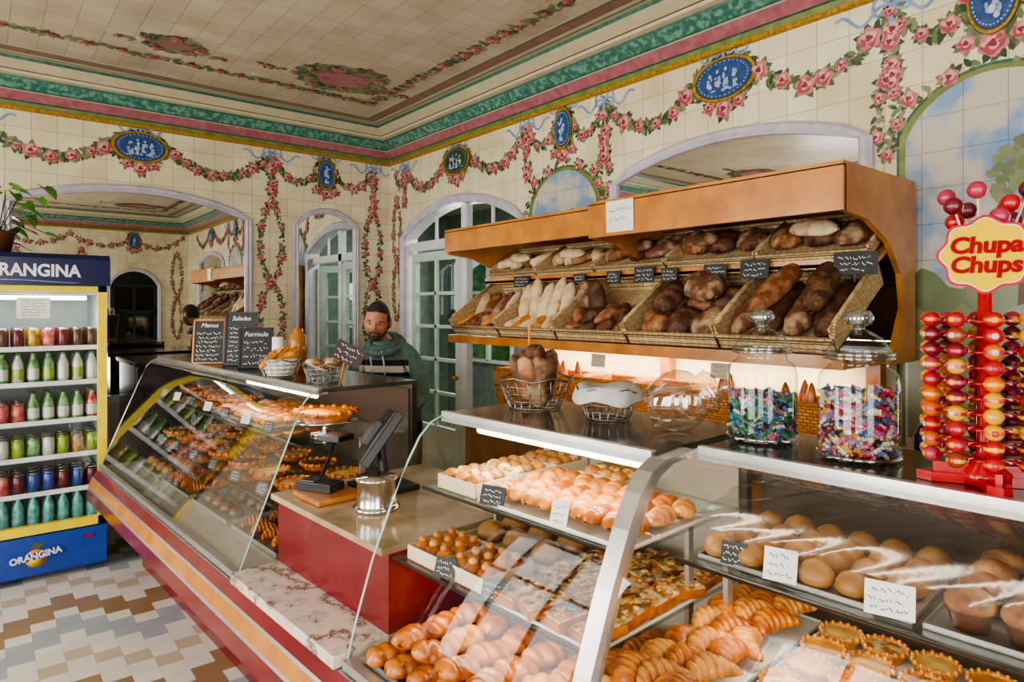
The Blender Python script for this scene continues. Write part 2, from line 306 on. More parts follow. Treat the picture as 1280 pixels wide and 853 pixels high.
# murals ---------------------------------------------------------------
class Mural:
    def __init__(s,mapf): s.b=MB(); s.map=mapf; s.n=0
    def poly(s,pts,m,lay=0):
        s.n+=1; o=.002+lay*.0028+(s.n%64)*.00004
        s.b.add([s.map(p[0],p[1],o) for p in pts],[tuple(range(len(pts)))],m)
    def leaf(s,x,z,a,L):
        w=L*.24; ca,sa=cos(a),sin(a); q=[(0,0),(.3,w/L),(.7,w/L*.8),(1,0),(.7,-w/L*.8),(.3,-w/L)]
        s.poly([(x+L*(p[0]*ca-p[1]*sa),z+L*(p[0]*sa+p[1]*ca)) for p in q],random.choice(M_leaf),0)
    def rose(s,x,z,r):
        for a in range(5): s.leaf(x,z,a*1.26+rnd(0,1),r*1.6)
        def lob(x,z,r,k,am,m,lay):
            ph=rnd(0,6); s.poly([(x+r*(1+am*sin(k*t+ph))*cos(t),z+r*(1+am*sin(k*t+ph))*sin(t)) for t in [2*pi*i/22 for i in range(22)]],m,lay)
        lob(x,z,r,5,.12,M_rose[1],1); lob(x+r*.1,z-r*.1,r*.72,4,.12,M_rose[0],2); lob(x-r*.08,z+r*.1,r*.55,3,.15,M_rose[2],3); lob(x,z,r*.3,3,.2,M_rose[3],4)
        for q in range(3): a=rnd(0,6.28); lob(x+r*.6*cos(a),z+r*.6*sin(a),r*.22,3,.2,M_rose[random.choice((0,2))],3.5)
    def path(s,pts,dens=70,width=.035,rz=.15,rr=.03,rose=True):
        acc=0;nr=rz*.5
        for i in range(len(pts)-1):
            (x0,z0),(x1,z1)=pts[i],pts[i+1]; d=hypot(x1-x0,z1-z0); a=atan2(z1-z0,x1-x0)
            k=max(1,int(d*dens))
            for j in range(k):
                t=rnd(0,1); sd=random.choice((-1,1)); s.leaf(x0+(x1-x0)*t,z0+(z1-z0)*t,a+sd*rnd(.3,1.2)+(pi if rnd(0,1)<.3 else 0),rnd(.7,1.3)*width)
            acc+=d
            if rose and acc>nr: s.rose(x1+rnd(-.008,.008),z1+rnd(-.008,.008),rr*rnd(.7,1.3)); nr+=rz*rnd(.8,1.2)
    def swag(s,x0,z0,x1,z1,sag,**k):
        n=max(8,int(abs(x1-x0)/.04)); s.path([(x0+(x1-x0)*i/n,z0+(z1-z0)*i/n-sag*4*(i/n)*(1-i/n)) for i in range(n+1)],**k)
    def strip(s,pts,w,m,lay=1):
        for i in range(len(pts)-1):
            (x0,z0),(x1,z1)=pts[i],pts[i+1]; d=hypot(x1-x0,z1-z0) or 1; nx,nz=-(z1-z0)/d*w/2,(x1-x0)/d*w/2
            s.poly([(x0+nx,z0+nz),(x1+nx,z1+nz),(x1-nx,z1-nz),(x0-nx,z0-nz)],m,lay)
    def ribbon(s,x,z,L,sg=1,w=.014):
        s.strip([(x+sg*L*t,z+.03*sin(t*9)+.01-.05*t*(1-t)) for t in [i/12 for i in range(13)]],w,M_rib)
    def bow(s,x,z,k=1.):
        for sg in (-1,1):
            s.strip([(x+sg*k*.07*sin(t*pi),z+k*.045*sin(t*2*pi)*(1 if t<.5 else .6)+k*.02) for t in [i/12 for i in range(13)]],.012*k,M_rib)
            s.ribbon(x,z,.22*k,sg)
        s.strip([(x,z+.03*k),(x,z-.05*k)],.018*k,M_rib,2)
    def ellp(s,x,z,rx,rz,m,lay): s.poly([(x+rx*cos(t),z+rz*sin(t)) for t in [2*pi*i/36 for i in range(36)]],m,lay)
    def medal(s,x,z,rx,rz):
        s.bow(x,z+rz+.035,.9)
        for t in range(40): a=2*pi*t/40; s.leaf(x+rx*1.12*cos(a),z+rz*1.15*sin(a),a+rnd(.6,1.6),.055)
        s.ellp(x,z,rx*1.20,rz*1.20,M_woodd,2); s.ellp(x,z,rx*1.17,rz*1.17,M_gold,2.6); s.ellp(x,z,rx*1.05,rz*1.05,M_leaf[2],3.3); s.ellp(x,z,rx,rz,M_medblue,4)
        for t in range(34): a=2*pi*t/34; s.ellp(x+rx*.9*cos(a),z+rz*.9*sin(a),.004,.004,M_medfig,5)
        if rx>rz:
            for hx in (-.42,-.12,.18,.46):
                s.ellp(x+hx*rx,z+(.38+.12*cos(hx*7))*rz,.009,.011,M_medfig,6)
                for q in range(9): s.ellp(x+hx*rx+rnd(-.014,.014),z+rnd(-.55,.25)*rz,rnd(.005,.012),rnd(.006,.016),random.choice([M_medfig,M_medfig,M_lilac]),6)
            for q in range(12): s.ellp(x+rnd(-.7,.7)*rx,z-rnd(.5,.66)*rz,.012,.004,M_medfig,5.5)
        else:
            s.ellp(x,z+.5*rz,.010,.013,M_medfig,6)
            for q in range(18): s.ellp(x+rnd(-.2,.2)*rx+.012*sin(q),z+rnd(-.65,.36)*rz,rnd(.005,.012),rnd(.008,.018),random.choice([M_medfig,M_medfig,M_lilac]),6)
            s.strip([(x,z+.25*rz),(x+.5*rx,z+.4*rz)],.008,M_medfig,6)
        s.rose(x,z-rz-.06,.05)
        for q in (-.09,.09): s.rose(x+q,z-rz-.035,.034)
    def wreath(s,x,zt,h,w,n=1):
        hh=h/n
        for i in range(n):
            zc=zt-hh*(i+.5); s.path([(x+w/2*sin(2*pi*t),zc+hh/2*.93*cos(2*pi*t)) for t in [j/22 for j in range(23)]],dens=110,width=.038,rz=.13,rr=.027)
            s.rose(x,zt-hh*i-hh*.0,.042)
    def knot(s,x,z,drop=.22):
        s.bow(x,z,1.1); s.path([(x,z-.03-drop*t/6) for t in range(7)],dens=130,width=.048,rz=.065,rr=.036)
    def obj(s,n): return s.b.obj(n)

ZK=2.90
m=Mural(mR)
for a,bb in [(2.0,2.86),(4.52,3.62),(4.52,5.38),(2.0,1.17),(-.55,.43),(-.55,-1.5)]:
    m.swag(a+(.16 if bb>a else -.16),2.86,bb,ZK,.2,dens=200,width=.053,rz=.12,rr=.039)
for a,bb in [(2.86,3.24),(3.62,3.24),(1.17,.8),(.43,.8),(5.38,5.6)]: m.swag(a,ZK,bb+(.07 if a>bb else -.07),2.86,.14,dens=170,width=.045,rz=.11,rr=.033)
for y in (2.0,4.52,-.55): m.medal(y,2.825,.165,.10)
for y in (3.24,.8): m.medal(y,2.82,.075,.12)
for y in (2.86,3.62,1.17,.43,5.38): m.knot(y,ZK,.3)
m.wreath(5.52,2.62,1.15,.13,2)
for y in (1.17,2.84): m.wreath(y+.02,2.6,.35,.09,1)
for c in (3.24,.80):
    w=.70; zb0=1.45 if c>2 else 1.0; A=arch(c,w,zb0,2.34,2.57,20)
    m.poly(A,M_green,0); m.poly(arch(c,w-.025,zb0,2.335,2.557,20),M_olive,1)
    m.poly(arch(c,w-.075,zb0,2.31,2.535,20),M_scene,2.2)
    for p in arch(c,w+.02,2.3,2.35,2.59,12): 
        for q in range(3): m.leaf(p[0]+rnd(-.02,.02),p[1]+rnd(-.02,.02),rnd(0,6),.05)
    for q in (-.3,-.15,.15,.3): m.rose(c+q,2.60-abs(q)*.35,.035)
    m.poly([(c-.3,zb0+.1),(c+.3,zb0+.1)]+[(c+.3-.6*i/12,1.72+.05*sin(i*1.3)) for i in range(13)],M_leaf[1],3)
    m.poly([(c-.3,zb0+.05),(c+.3,zb0+.05)]+[(c+.3-.6*i/12,1.58+.04*sin(i*1.7+1)) for i in range(13)],M_leaf[3],3.8)
    for i in range(110):
        a=rnd(0,6.28); rr=rnd(0,.12); x=c-.10+rr*cos(a)*.9; z=2.12+rr*sin(a)*1.1
        m.poly([(x+.022*(1+.2*sin(5*q))*cos(q),z+.018*(1+.2*sin(4*q))*sin(q)) for q in [2*pi*j/10 for j in range(10)]],random.choice([M_leaf[1],M_leaf[3],M_leaf[3],M_olive]),4.2)
    m.poly([(c-.11,1.6),(c-.08,1.6),(c-.095,2.05),(c-.11,2.05)],M_woodd,3.9)
m.obj('mural_right_wall')
m=Mural(mB)
for a,bb in [(.97,1.97),(.97,-.03),(-1.0,-.03),(-1.0,-1.9)]:
    m.swag(a+(.16 if bb>a else -.16),2.86,bb,ZK,.2,dens=200,width=.053,rz=.12,rr=.039)
for a,bb in [(1.97,2.455),(2.93,2.455)]: m.swag(a,ZK,bb+(.07 if a>bb else -.07),2.84,.16,dens=170,width=.045,rz=.11,rr=.033)
m.medal(.97,2.825,.165,.10); m.medal(2.455,2.81,.075,.12); m.medal(-1.0,2.825,.165,.1)
for x in (1.97,2.93,-.03): m.knot(x,ZK,.3)
m.wreath(1.965,2.50,1.35,.19,2); m.wreath(2.92,2.5,1.35,.16,2); m.wreath(-.03,2.5,1.2,.13,2)
m.obj('mural_back_wall')
m=Mural(mF)
for a,bb in [(-.7,.3),(-.7,-1.7),(2.2,1.2),(2.2,3.0),(1.2,.3)]: m.swag(a,2.84,bb,ZK,.18,dens=80,width=.045,rz=.16,rr=.038)
m.medal(-.7,2.83,.16,.1); m.medal(2.2,2.8,.08,.12); m.wreath(1.4,2.6,1.6,.16,2); m.wreath(.5,2.6,1.6,.16,2); m.wreath(2.9,2.6,1.6,.16,2); m.obj('mural_front_wall')
m=Mural(mL)
for a,bb in [(-1.1,0),(1.1,0),(1.1,2.35),(3.6,2.35),(3.6,4.8)]: m.swag(a,2.86,bb,ZK,.15,dens=80,width=.045,rz=.16,rr=.038)
m.obj('mural_left_wall')
m=Mural(mC)
x0,x1,y0,y1=XL+.62,W-.62,YF+.8,Lb-.82
for p,q in [((x0,y1),(x1,y1)),((x1,y1),(x1,y0)),((x1,y0),(x0,y0)),((x0,y0),(x0,y1))]:
    d=hypot(q[0]-p[0],q[1]-p[1]); n=int(d/.06)
    m.path([(p[0]+(q[0]-p[0])*i/n,p[1]+(q[1]-p[1])*i/n+.0) for i in range(n+1)],dens=90,width=.06,rz=.17,rr=.034)
for cx,cy,s1 in [(2.07,4.47,1),(.97,4.55,.55),(2.3,1.9,.6),(-1.3,4.4,1),(2.07,-.8,1)]:
    m.poly([(cx+.26*s1*cos(t)*(1+.12*sin(4*t)),cy+.2*s1*sin(t)*(1+.12*sin(4*t))) for t in [2*pi*i/30 for i in range(30)]],M_mauve,-.3)
    m.poly([(cx+.19*s1*cos(t),cy+.14*s1*sin(t)) for t in [2*pi*i/30 for i in range(30)]],M_pinkb if s1==1 else M_mauve,.5)
    m.path([(cx+.28*s1*cos(t)*(1+.1*sin(4*t)),cy+.22*s1*sin(t)*(1+.1*sin(4*t))) for t in [2*pi*i/30 for i in range(31)]],dens=180,width=.07*s1+.015,rz=.2,rr=.03)
    for dx in (-1,1): m.swag(cx,cy,cx+dx*.55*s1,cy+.06,-.03,dens=60,width=.06,rz=.2,rr=.025)
m.obj('mural_ceiling')

def arch_frame(b,mapf,A,w,m,d=.035,back=0.):
    n=len(A); c=sum(p[0] for p in A)/n
    B=[]
    for i,p in enumerate(A):
        if i==0 or i==n-1: nx,nz=(-1 if p[0]<c else 1),0
        else:
            a=A[i-1];q=A[i+1]; tx,tz=q[0]-a[0],q[1]-a[1]; l=hypot(tx,tz); nx,nz=-tz/l,tx/l
        B.append((p[0]+nx*w,p[1]+nz*w))
    prof=[(0,back),(0,d*.7),(.25,d),(.5,d*.75),(.75,d),(1,d*.6),(1,0)]
    vs=[];k=len(prof)
    for i in range(n):
        for t,o in prof: vs.append(mapf(A[i][0]+(B[i][0]-A[i][0])*t,A[i][1]+(B[i][1]-A[i][1])*t,o))
    b.add(vs,[(i*k+j,i*k+j+1,(i+1)*k+j+1,(i+1)*k+j) for i in range(n-1) for j in range(k-1)],m)
def mirror(mapf,c,w,z0,zs,za,fw=.06):
    b=MB(); A=arch(c,w-2*fw,z0,zs,za-fw); n=len(A)
    b.add([mapf(p[0],p[1],.012) for p in A],[tuple(range(n))],M_mirror)
    arch_frame(b,mapf,A,fw,M_lilac,.04)
    x0_,x1_=A[0][0]-fw,A[-1][0]+fw
    v=[mapf(x0_,z0-.05,.0),mapf(x1_,z0-.05,.0),mapf(x1_,z0,.0),mapf(x0_,z0,.0),mapf(x0_,z0-.05,.04),mapf(x1_,z0-.05,.04),mapf(x1_,z0,.04),mapf(x0_,z0,.04)]
    b.add(v,[(0,3,2,1),(4,5,6,7),(0,1,5,4),(1,2,6,5),(2,3,7,6),(3,0,4,7)],M_lilac)
    return b.obj('arched_wall_mirror')
mirror(mB,.965,1.67,.95,2.33,2.53); mirror(mB,2.455,.62,.95,2.33,2.50,.05); mirror(mR,2.02,1.56,1.46,2.36,2.55,.06)
mirror(mR,-.55,1.56,1.0,2.36,2.55)

# side door on the right wall + annex
b=MB(); arch_frame(b,mR,doorA,.07,M_lilac,.04)
def fbox(b,mapf,s0,s1,z0,z1,o0,o1,m):
    p=[mapf(s0,z0,o0),mapf(s1,z0,o0),mapf(s1,z1,o0),mapf(s0,z1,o0),mapf(s0,z0,o1),mapf(s1,z0,o1),mapf(s1,z1,o1),mapf(s0,z1,o1)]
    b.add(p,[(0,3,2,1),(4,5,6,7),(0,1,5,4),(1,2,6,5),(2,3,7,6),(3,0,4,7)],m)
fbox(b,mR,3.70,5.34,2.12,2.20,-.09,-.03,M_white)
fbox(b,mR,4.42,4.50,0,2.46,-.09,-.03,M_white)
for y in (4.1,4.92): fbox(b,mR,y-.012,y+.012,2.18,2.42,-.07,-.05,M_white)
b.obj('trim_door_arch')
def door_leaf(b,T,w,h,cols,rows,m,gm=None):
    st=.08
    b.box(0,st,-.02,.02,0,h,m,T); b.box(w-st,w,-.02,.02,0,h,m,T); b.box(st,w-st,-.02,.02,h-st,h,m,T); b.box(st,w-st,-.02,.02,0,.55,m,T)
    b.box(st+.04,w-st-.04,-.03,.03,.12,.45,m,T)
    for c in range(1,cols): x=st+(w-2*st)*c/cols; b.box(x-.015,x+.015,-.015,.015,.55,h-st,m,T)
    for r in range(1,rows): z=.55+(h-st-.55)*r/rows; b.box(st,w-st,-.015,.015,z-.014,z+.014,m,T)
    b.add([(st,0,.55),(w-st,0,.55),(w-st,0,h-st),(st,0,h-st)],[(0,1,2,3)],gm or M_dglass,T)
    b.ell((w-st/2,-.05,1.0),(.02,.03,.02),M_gold,T)
b=MB(); door_leaf(b,TR(3.16,5.32,.01,-pi/2),.80,2.09,2,5,M_doorw); b.obj('door_1')
b=MB(); door_leaf(b,TR(3.22,3.74,.01,radians(52)),.70,2.09,2,5,M_doorw); b.obj('door_2')
Mdd=mat('dark_door_paint','#20312c',.4); Mdg=mat('dark_door_glass','#12181a',.08)
b=MB(); arch_frame(b,mF,arch(2.2,.74,.0,1.98,2.25),.06,M_lilac,.04); A=arch(2.2,.74,.0,1.98,2.25); b.add([mF(p[0],p[1],.01) for p in A],[tuple(range(len(A)))],Mdg)
for x in (1.85,2.18,2.51): fbox(b,mF,x,x+.04,0,2.0,.01,.03,Mdd)
for z in (0,.5,1.0,1.5,1.97): fbox(b,mF,1.83,2.57,z,z+.05,.01,.03,Mdd)
b.obj('door_3')
Mg=mat('annex_wall','#77877c',.6,c2='#647469')
b=MB(); AX,A0,A1=5.2,3.0,7.8; w0,w1=6.35,7.35
b.add([(AX,A0,0),(AX,A1,0),(AX,A1,.9),(AX,A0,.9)],[(0,1,2,3)],Mg); b.add([(AX,A0,2.3),(AX,A1,2.3),(AX,A1,2.9),(AX,A0,2.9)],[(0,1,2,3)],Mg)
for ya,yb in [(A0,w0),(w1,A1)]: b.add([(AX,ya,.9),(AX,yb,.9),(AX,yb,2.3),(AX,ya,2.3)],[(0,1,2,3)],Mg)
b.add([(W+.13,A1,0),(AX,A1,0),(AX,A1,2.9),(W+.13,A1,2.9)],[(0,1,2,3)],Mg); b.add([(W+.13,A0,0),(AX,A0,0),(AX,A0,2.9),(W+.13,A0,2.9)],[(0,1,2,3)],Mg)
b.add([(W+.13,Lb,0),(W+.13,A1,0),(W+.13,A1,2.9),(W+.13,Lb,2.9)],[(0,1,2,3)],Mg)
b.obj('wall_annex')
b=MB(); b.box(W+.13,AX,A0,A1,2.9,2.95,M_cream); b.obj('ceiling_annex')
b=MB(); b.box(W+.13,AX,A0,A1,-.06,0,M_marble); b.obj('floor_annex')
b=MB()
for y in (w0,(w0+w1)/2,w1): b.box(AX-.03,AX+.03,y-.02,y+.02,.9,2.3,M_white)
for z in (.9,1.35,1.8,2.3): b.box(AX-.03,AX+.03,w0,w1,z-.02,z+.02,M_white)
b.obj('window_1')
b=MB(); Mh=mat('hedge_green','#5d8a45',.7,c2='#9dc26a',ns=9,bump=.8)
for i in range(40): b.ell((rnd(6.4,7),rnd(5.5,11),rnd(.3,1.9)),(.5,.5,.5),Mh)
b.obj('garden_hedge')
b=MB()
for c in (-1.1,1.1,3.6):
    for s in (c-.74,c-.25,c+.25,c+.74): fbox(b,mL,s-.02,s+.02,.5,2.62 if abs(s-c)<.5 else 2.46,-.08,-.04,M_white)
    for z in (.52,1.9): fbox(b,mL,c-.75,c+.75,z-.02,z+.02,-.08,-.04,M_white)
b.obj('window_2')

# ------------------------------------------------------------------ counter frame
CA=atan(.0622); CF=Matrix.Translation((.865,0,0))@Matrix.Rotation(CA,4,'Z')
P23=[(0,.65),(.03,.76),(.08,.91),(.14,1.05),(.195,1.16),(.235,1.225),(.275,1.262),(.32,1.28)]
P1=[(0,.65),(.06,.80),(.13,.97),(.20,1.14),(.245,1.24),(.275,1.27),(.31,1.28)]
M_top=mat('counter_top_metal','#6b665c',.14,.7,c2='#5c574e'); M_edge=mat('glass_edge','#9fc4b4',.2); M_shelfglass=glass_mat('shelf_glass',(.82,.90,.87),.06)
Mdk=mat('dark_panel','#2c2420',.15,coat=.5)
def case(name,P,b0,b1,atop,shelves,end0,end1,endmat=None,tubes=None,inner=None,gl=None):
    inner=inner or M_casein; gl=gl or M_glass
    b=MB(CF)
    PP=P+([(atop,1.281)] if atop>P[-1][0]+.01 else [])
    n=len(PP); vs=[(a,b0,z) for a,z in PP]+[(a,b1,z) for a,z in PP]
    b.add(vs,[(i,i+1,n+i+1,n+i) for i in range(n-1)],gl,smooth=True)
    b.box(atop,.76,b0,b1,1.272,1.288,M_top); b.box(atop-.006,atop+.012,b0,b1,1.262,1.292,M_alu)
    b.box(.735,.76,b0,b1,.66,1.272,M_alud); b.box(.0,.735,b0,b1,.64,.655,M_casein)
    b.box(.728,.735,b0+.02,b1-.02,.66,1.25,inner)
    b.box(-.012,.015,b0,b1,.641,.665,M_alu)
    for e,bb in ((end0,b0),(end1,b1)):
        if e:
            poly=[(a,bb,z) for a,z in PP]+[(.735,bb,1.27),(.735,bb,.655)]
            b.add(poly,[tuple(range(len(poly)))],M_glass if e=='g' else endmat)
            b.tube([(a,bb,z) for a,z in PP],.003,M_alu if e!='g' else M_edge,n=6)
    for z,a0 in shelves:
        b.box(a0,.72,b0+.015,b1-.015,z-.004,z+.004,M_shelfglass); b.tube([(a0,b0+.01,z),(a0,b1-.01,z)],.005,M_alud)
        for bb in (b0+.03,b1-.03): b.box(.5,.52,bb-.006,bb+.006,.66,z,M_alu)
    if tubes:
        b.tube([(atop+.03,tubes[0],1.25),(atop+.03,tubes[1],1.25)],.011,M_lamp,n=8)
    b.box(atop+.015,atop+.05,b0+.03,b1-.03,1.262,1.274,M_white)
    return b.obj(name)
case('pastry_display_case',P23,.885,1.635,.32,[(1.08,.24),(.90,.14)],None,'g',tubes=(.93,1.5))
case('pastry_display_case',P23,-.9,.845,.44,[(1.07,.33),(.86,.11)],'d',None,M_alud,None,M_caseind,M_glassr)
case('pastry_display_case',P1,2.41,4.60,.31,[(1.07,.24),(.87,.13)],'g','d',Mdk,(2.5,3.2),M_caseind,M_glassr)
b=MB(CF); PP=P23+[(.44,1.285)]; n=len(PP)
vs=[]
for a,z in PP: vs+=[(a-.012,.845,z),(a-.012,.885,z),(a+.02,.885,z-.012),(a+.02,.845,z-.012)]
b.add(vs,[(4*i+j,4*i+(j+1)%4,4*i+4+(j+1)%4,4*i+4+j) for i in range(n-1) for j in range(4)],M_alu)
b.box(.0,.735,.855,.875,.64,.655,M_alu); b.obj('case_divider_post')
b=MB(CF); b0,b1=-.9,4.60
b.box(.22,.76,b0,b1,0.0,.638,M_maroon); b.box(.02,.76,b0,b1,.45,.638,M_maroon)
rail=[(.02,.638,None),(-.02,.636,M_alu),(-.045,.60,M_maroon),(-.05,.59,M_alu),(-.065,.545,M_wood),(-.07,.535,M_alu),(-.075,.47,M_maroon),(-.06,.45,M_wood),(.10,.45,M_maroon)]
for i in range(1,len(rail)):
    (a0,z0,_),(a1,z1,mm)=rail[i-1],rail[i]; b.add([(a0,b0,z0),(a0,b1,z0),(a1,b1,z1),(a1,b0,z1)],[(0,1,2,3)],mm)
b.add([(r[0],b1,r[1]) for r in rail],[tuple(range(len(rail)))],M_maroon)
b.add([(r[0],b0,r[1]) for r in rail],[tuple(range(len(rail)))],M_maroon)
b.obj('shop_counter_base')
b=MB(CF)
b.box(-.03,.22,1.65,2.395,.64,.675,M_marble); b.box(.14,.76,1.65,2.395,.64,.905,M_maroon); b.box(.115,.78,1.645,2.40,.905,.925,M_marbb)
b.obj('till_counter')

# ------------------------------------------------------------------ food builders
def loaf(b,T,L,Wd,Hh,m,cut=0,bend=0.,p=2.6,nu=16,nv=12,amp=.07,diag=0.,fl=.55,jit=.04):
    vs=[];fs=[];sd=rnd(0,99)
    for i in range(nu+1):
        t=i/nu; u=2*t-1; pr=max(.02,(1-abs(u)**p))**.5
        for j in range(nv):
            a=2*pi*j/nv; c,s_=cos(a),sin(a); k=1+jit*noise.noise(Vector((t*5+sd,c*1.5,s_*1.5)))*2
            if cut and s_>-.2: k*=1+amp*(abs(sin(pi*(t*cut+diag*c)))**.7*2-1)
            y=c*Wd/2*pr*k+bend*(1-u*u); z=s_*Hh/2*pr*k*(1 if s_>0 else fl)
            vs.append((u*L/2,y,z+Hh/2*fl))
    for i in range(nu):
        for j in range(nv): fs.append((i*nv+j,i*nv+(j+1)%nv,(i+1)*nv+(j+1)%nv,(i+1)*nv+j))
    fs.append(tuple(range(nv))); fs.append(tuple(nu*nv+j for j in range(nv)))
    b.add(vs,fs,m,T,True)
def croissant(b,T,L=.13,m=None): loaf(b,T,L,.06,.055,m or B_gold,cut=7,bend=.035,p=1.6,amp=.14,nu=28,jit=.02)
def painchoc(b,T,L=.11,m=None): loaf(b,T,L,.075,.058,m or B_gold,cut=3,p=4,amp=.13,nu=22,diag=.25,jit=.04)
def tart(b,T,r,fill,crust=None,h=.022):
    crust=crust or B_gold
    pr=[(0,0),(r*.8,0),(r*.86,h*.2),(r,h),(r*.97,h*1.2),(r*.9,h*.85)]
    b.lathe(pr,crust,T,20); b.lathe([(r*.92,h*.85),(r*.6,h*.95),(0,h*1.05)],fill,T,20)
    for i in range(16): a=2*pi*i/16; b.ell((r*.97*cos(a),r*.97*sin(a),h),(r*.12,r*.12,h*.35),crust,T,6,4)
def bun(b,T,r,m,h=.75): b.lathe([(0,0),(r*.75,0),(r,r*.35*h),(r*.95,r*.7*h),(r*.7,r*1.1*h),(r*.35,r*1.32*h),(0,r*1.38*h)],m,T,14)
def tag(b,T,w=.06,h=.045,mm=None,sc=None):
    mm=mm or M_slate; b.box(-w/2,w/2,0,h,-.001,.001,mm,T); 
    T2=T@Matrix.Translation((0,h/2,0)); scribble(b,T2,w*.85,h*.8,3,sc or M_chalk,lw=.0008)
def tag_at(b,a,bb,z,w=.06,h=.045,mm=None,sc=None):
    T=FR((a,bb,z),(.25,-1,0),(.35,0,1)); tag(b,T,w,h,mm,sc)
def tray(b,a0,a1,b0,b1,z,m,h=.03):
    t=.003; b.box(a0,a1,b0,b1,z,z+t,m); b.box(a0,a0+t,b0,b1,z,z+h,m); b.box(a1-t,a1,b0,b1,z,z+h,m); b.box(a0,a1,b0,b0+t,z,z+h,m); b.box(a0,a1,b1-t,b1,z,z+h,m)

b=MB(CF); zb=.657; tray(b,.03,.42,.92,1.60,zb,M_alu,.018)
for i in range(8):
    for j in range(4):
        bb=.965+i*.083; aa=.08+j*.09
        painchoc(b,TR(aa+rnd(-.01,.01),bb,zb+.006+rnd(0,.012),rnd(-.5,.5)),.115,m=random.choice([B_gold,B_gold,B_light]))
for i in range(6):
    for j in range(3): painchoc(b,TR(.11+j*.1,1.0+i*.10,zb+.055,rnd(-.8,.8),0,rnd(-.25,.25)),.115,m=random.choice([B_gold,B_gold,B_light]))
b.obj('tray_of_pains_au_chocolat')
b=MB(CF); tray(b,.43,.70,.92,1.60,zb,M_alu,.018)
for i in range(6):
    for j in range(3): croissant(b,TR(.49+j*.08,.98+i*.105,zb+.01,rnd(-.3,.3)))
b.obj('tray_of_croissants')
z=.905; b=MB(CF)
for k in range(2):
    a0,bb=.16,1.50-.17*k; tray(b,a0,a0+.17,bb-.07,bb+.085,z,M_card,.04)
    for i in range(3):
        for j in range(3):
            T=TR(a0+.035+i*.05,bb-.04+j*.05,z+.012); bun(b,T,.028,B_gold,1.0); b.ell((0,0,.04),(.013,.013,.012),B_light,T,8,6)
b.obj('box_of_mini_brioches')
b=MB(CF); tray(b,.36,.68,1.24,1.60,z,M_card,.02)
for i in range(3):
    for j in range(3): bun(b,TR(.42+j*.1,1.30+i*.115,z+.006),.045,B_choux,.9)
b.obj('tray_of_buns')
b=MB(CF); tray(b,.15,.69,.90,1.23,z,M_paper,.008)
for i in range(4):
    for j in range(5):
        T=TR(.20+j*.10,.935+i*.08,z+.006+rnd(0,.01),rnd(-.5,.1),rnd(-.12,.12),rnd(-.1,.1))
        poly=[(-.052,-.034),(.052,-.034),(.052,.034),(-.052,.034)]
        b.prism([(x*1.0,y) for x,y in poly],0,.02,B_gold,T); b.prism([(x*.94,y*.9) for x,y in poly],.02,.025,B_cream,T)
        for q in range(14): b.ell((rnd(-.045,.045),rnd(-.028,.028),.026),(rnd(.006,.014),rnd(.004,.009),.004),random.choice([B_choc,B_quiche,B_cream,B_light]),T,6,4)
b.obj('tray_of_pizza_slices')
b=MB(CF)
for a_,bb,w in [(.145,1.40,.065),(.145,1.21,.07),(.19,1.01,.05)]: tag_at(b,a_,bb,.91,w,.05)
b.obj('price_tag')
z=1.085; b=MB(CF)
for k,(a0,bb) in enumerate([(.26,1.50),(.42,1.50),(.58,1.50),(.58,1.25)]):
    tray(b,a0,a0+.14,bb-.09,bb+.08,z,M_card,.04)
    for i in range(3):
        for j in range(3): b.ell((a0+.03+i*.04,bb-.05+j*.05,z+.038),(.024,.026,.018),[B_light,B_cream,B_choux][(k+i)%3],None,10,6)
b.obj('box_of_pastries')
b=MB(CF); tray(b,.25,.57,.90,1.39,z,M_paper,.01)
for i in range(9):
    for j in range(3):
        loaf(b,TR(.32+j*.095,.93+i*.052,z+.012+rnd(0,.006),rnd(-.3,.3)+.2),.105,.055,.05,random.choice([B_light,B_gold,B_light]),cut=3,p=2.6,amp=.12,nu=18,jit=.04)
b.obj('tray_of_brioches')
b=MB(CF); tag_at(b,.245,1.33,1.09,.075,.05); tag_at(b,.25,1.10,1.09,.045,.06,M_paper,M_slate); b.obj('price_tag')
z=1.075; b=MB(CF); tray(b,.36,.70,.40,.80,z,M_alu,.01)
for i in range(6):
    for j in range(4): bun(b,TR(.40+j*.078+rnd(-.004,.004),.44+i*.066,z+.004),.033*rnd(.92,1.06),B_choux,1.)
b.obj('tray_of_choux_buns')
b=MB(CF); tray(b,.36,.70,-.5,.385,z,M_alu,.01)
for i in range(11):
    for j in range(4):
        b.lathe([(0,0),(.026,0),(.036,.04)],B_choc,TR(.41+j*.082,-.44+i*.077,z+.004),14); bun(b,TR(.41+j*.082,-.44+i*.077,z+.03),.038,[B_choc,B_brown][(i//3)%2],.8)
b.obj('tray_of_muffins')
b=MB(CF); 
for a_,bb,w,h in [(.35,.62,.06,.06),(.345,.43,.075,.055),(.35,.2,.07,.06),(.35,-.05,.07,.06)]: tag_at(b,a_,bb,1.082,w,h,M_paper,M_slate)
b.obj('price_card')
b=MB(CF); tag_at(b,.36,.72,1.082,.05,.045); tag_at(b,.15,.76,.868,.055,.045); b.obj('price_tag')
z=.865; b=MB(CF); tray(b,.12,.70,.68,.835,z,M_paper,.008)
for i in range(3):
    for j in range(6): croissant(b,TR(.17+j*.09,.70+i*.05,z+.01+rnd(0,.02),rnd(-.5,.5)),.12,B_light if (i+j)%2 else B_gold)
b.obj('tray_of_croissants')
b=MB(CF); tray(b,.12,.70,.12,.665,z,M_paper,.01)
for i in range(6):
    for j in range(6): tart(b,TR(.17+j*.094+rnd(-.005,.005),.165+i*.09+rnd(-.005,.005),z+.005),.042,[B_custard,B_quiche,B_custard,B_cream][(i+j*3)%4],B_light,.022)
b.obj('tray_of_custard_tarts')
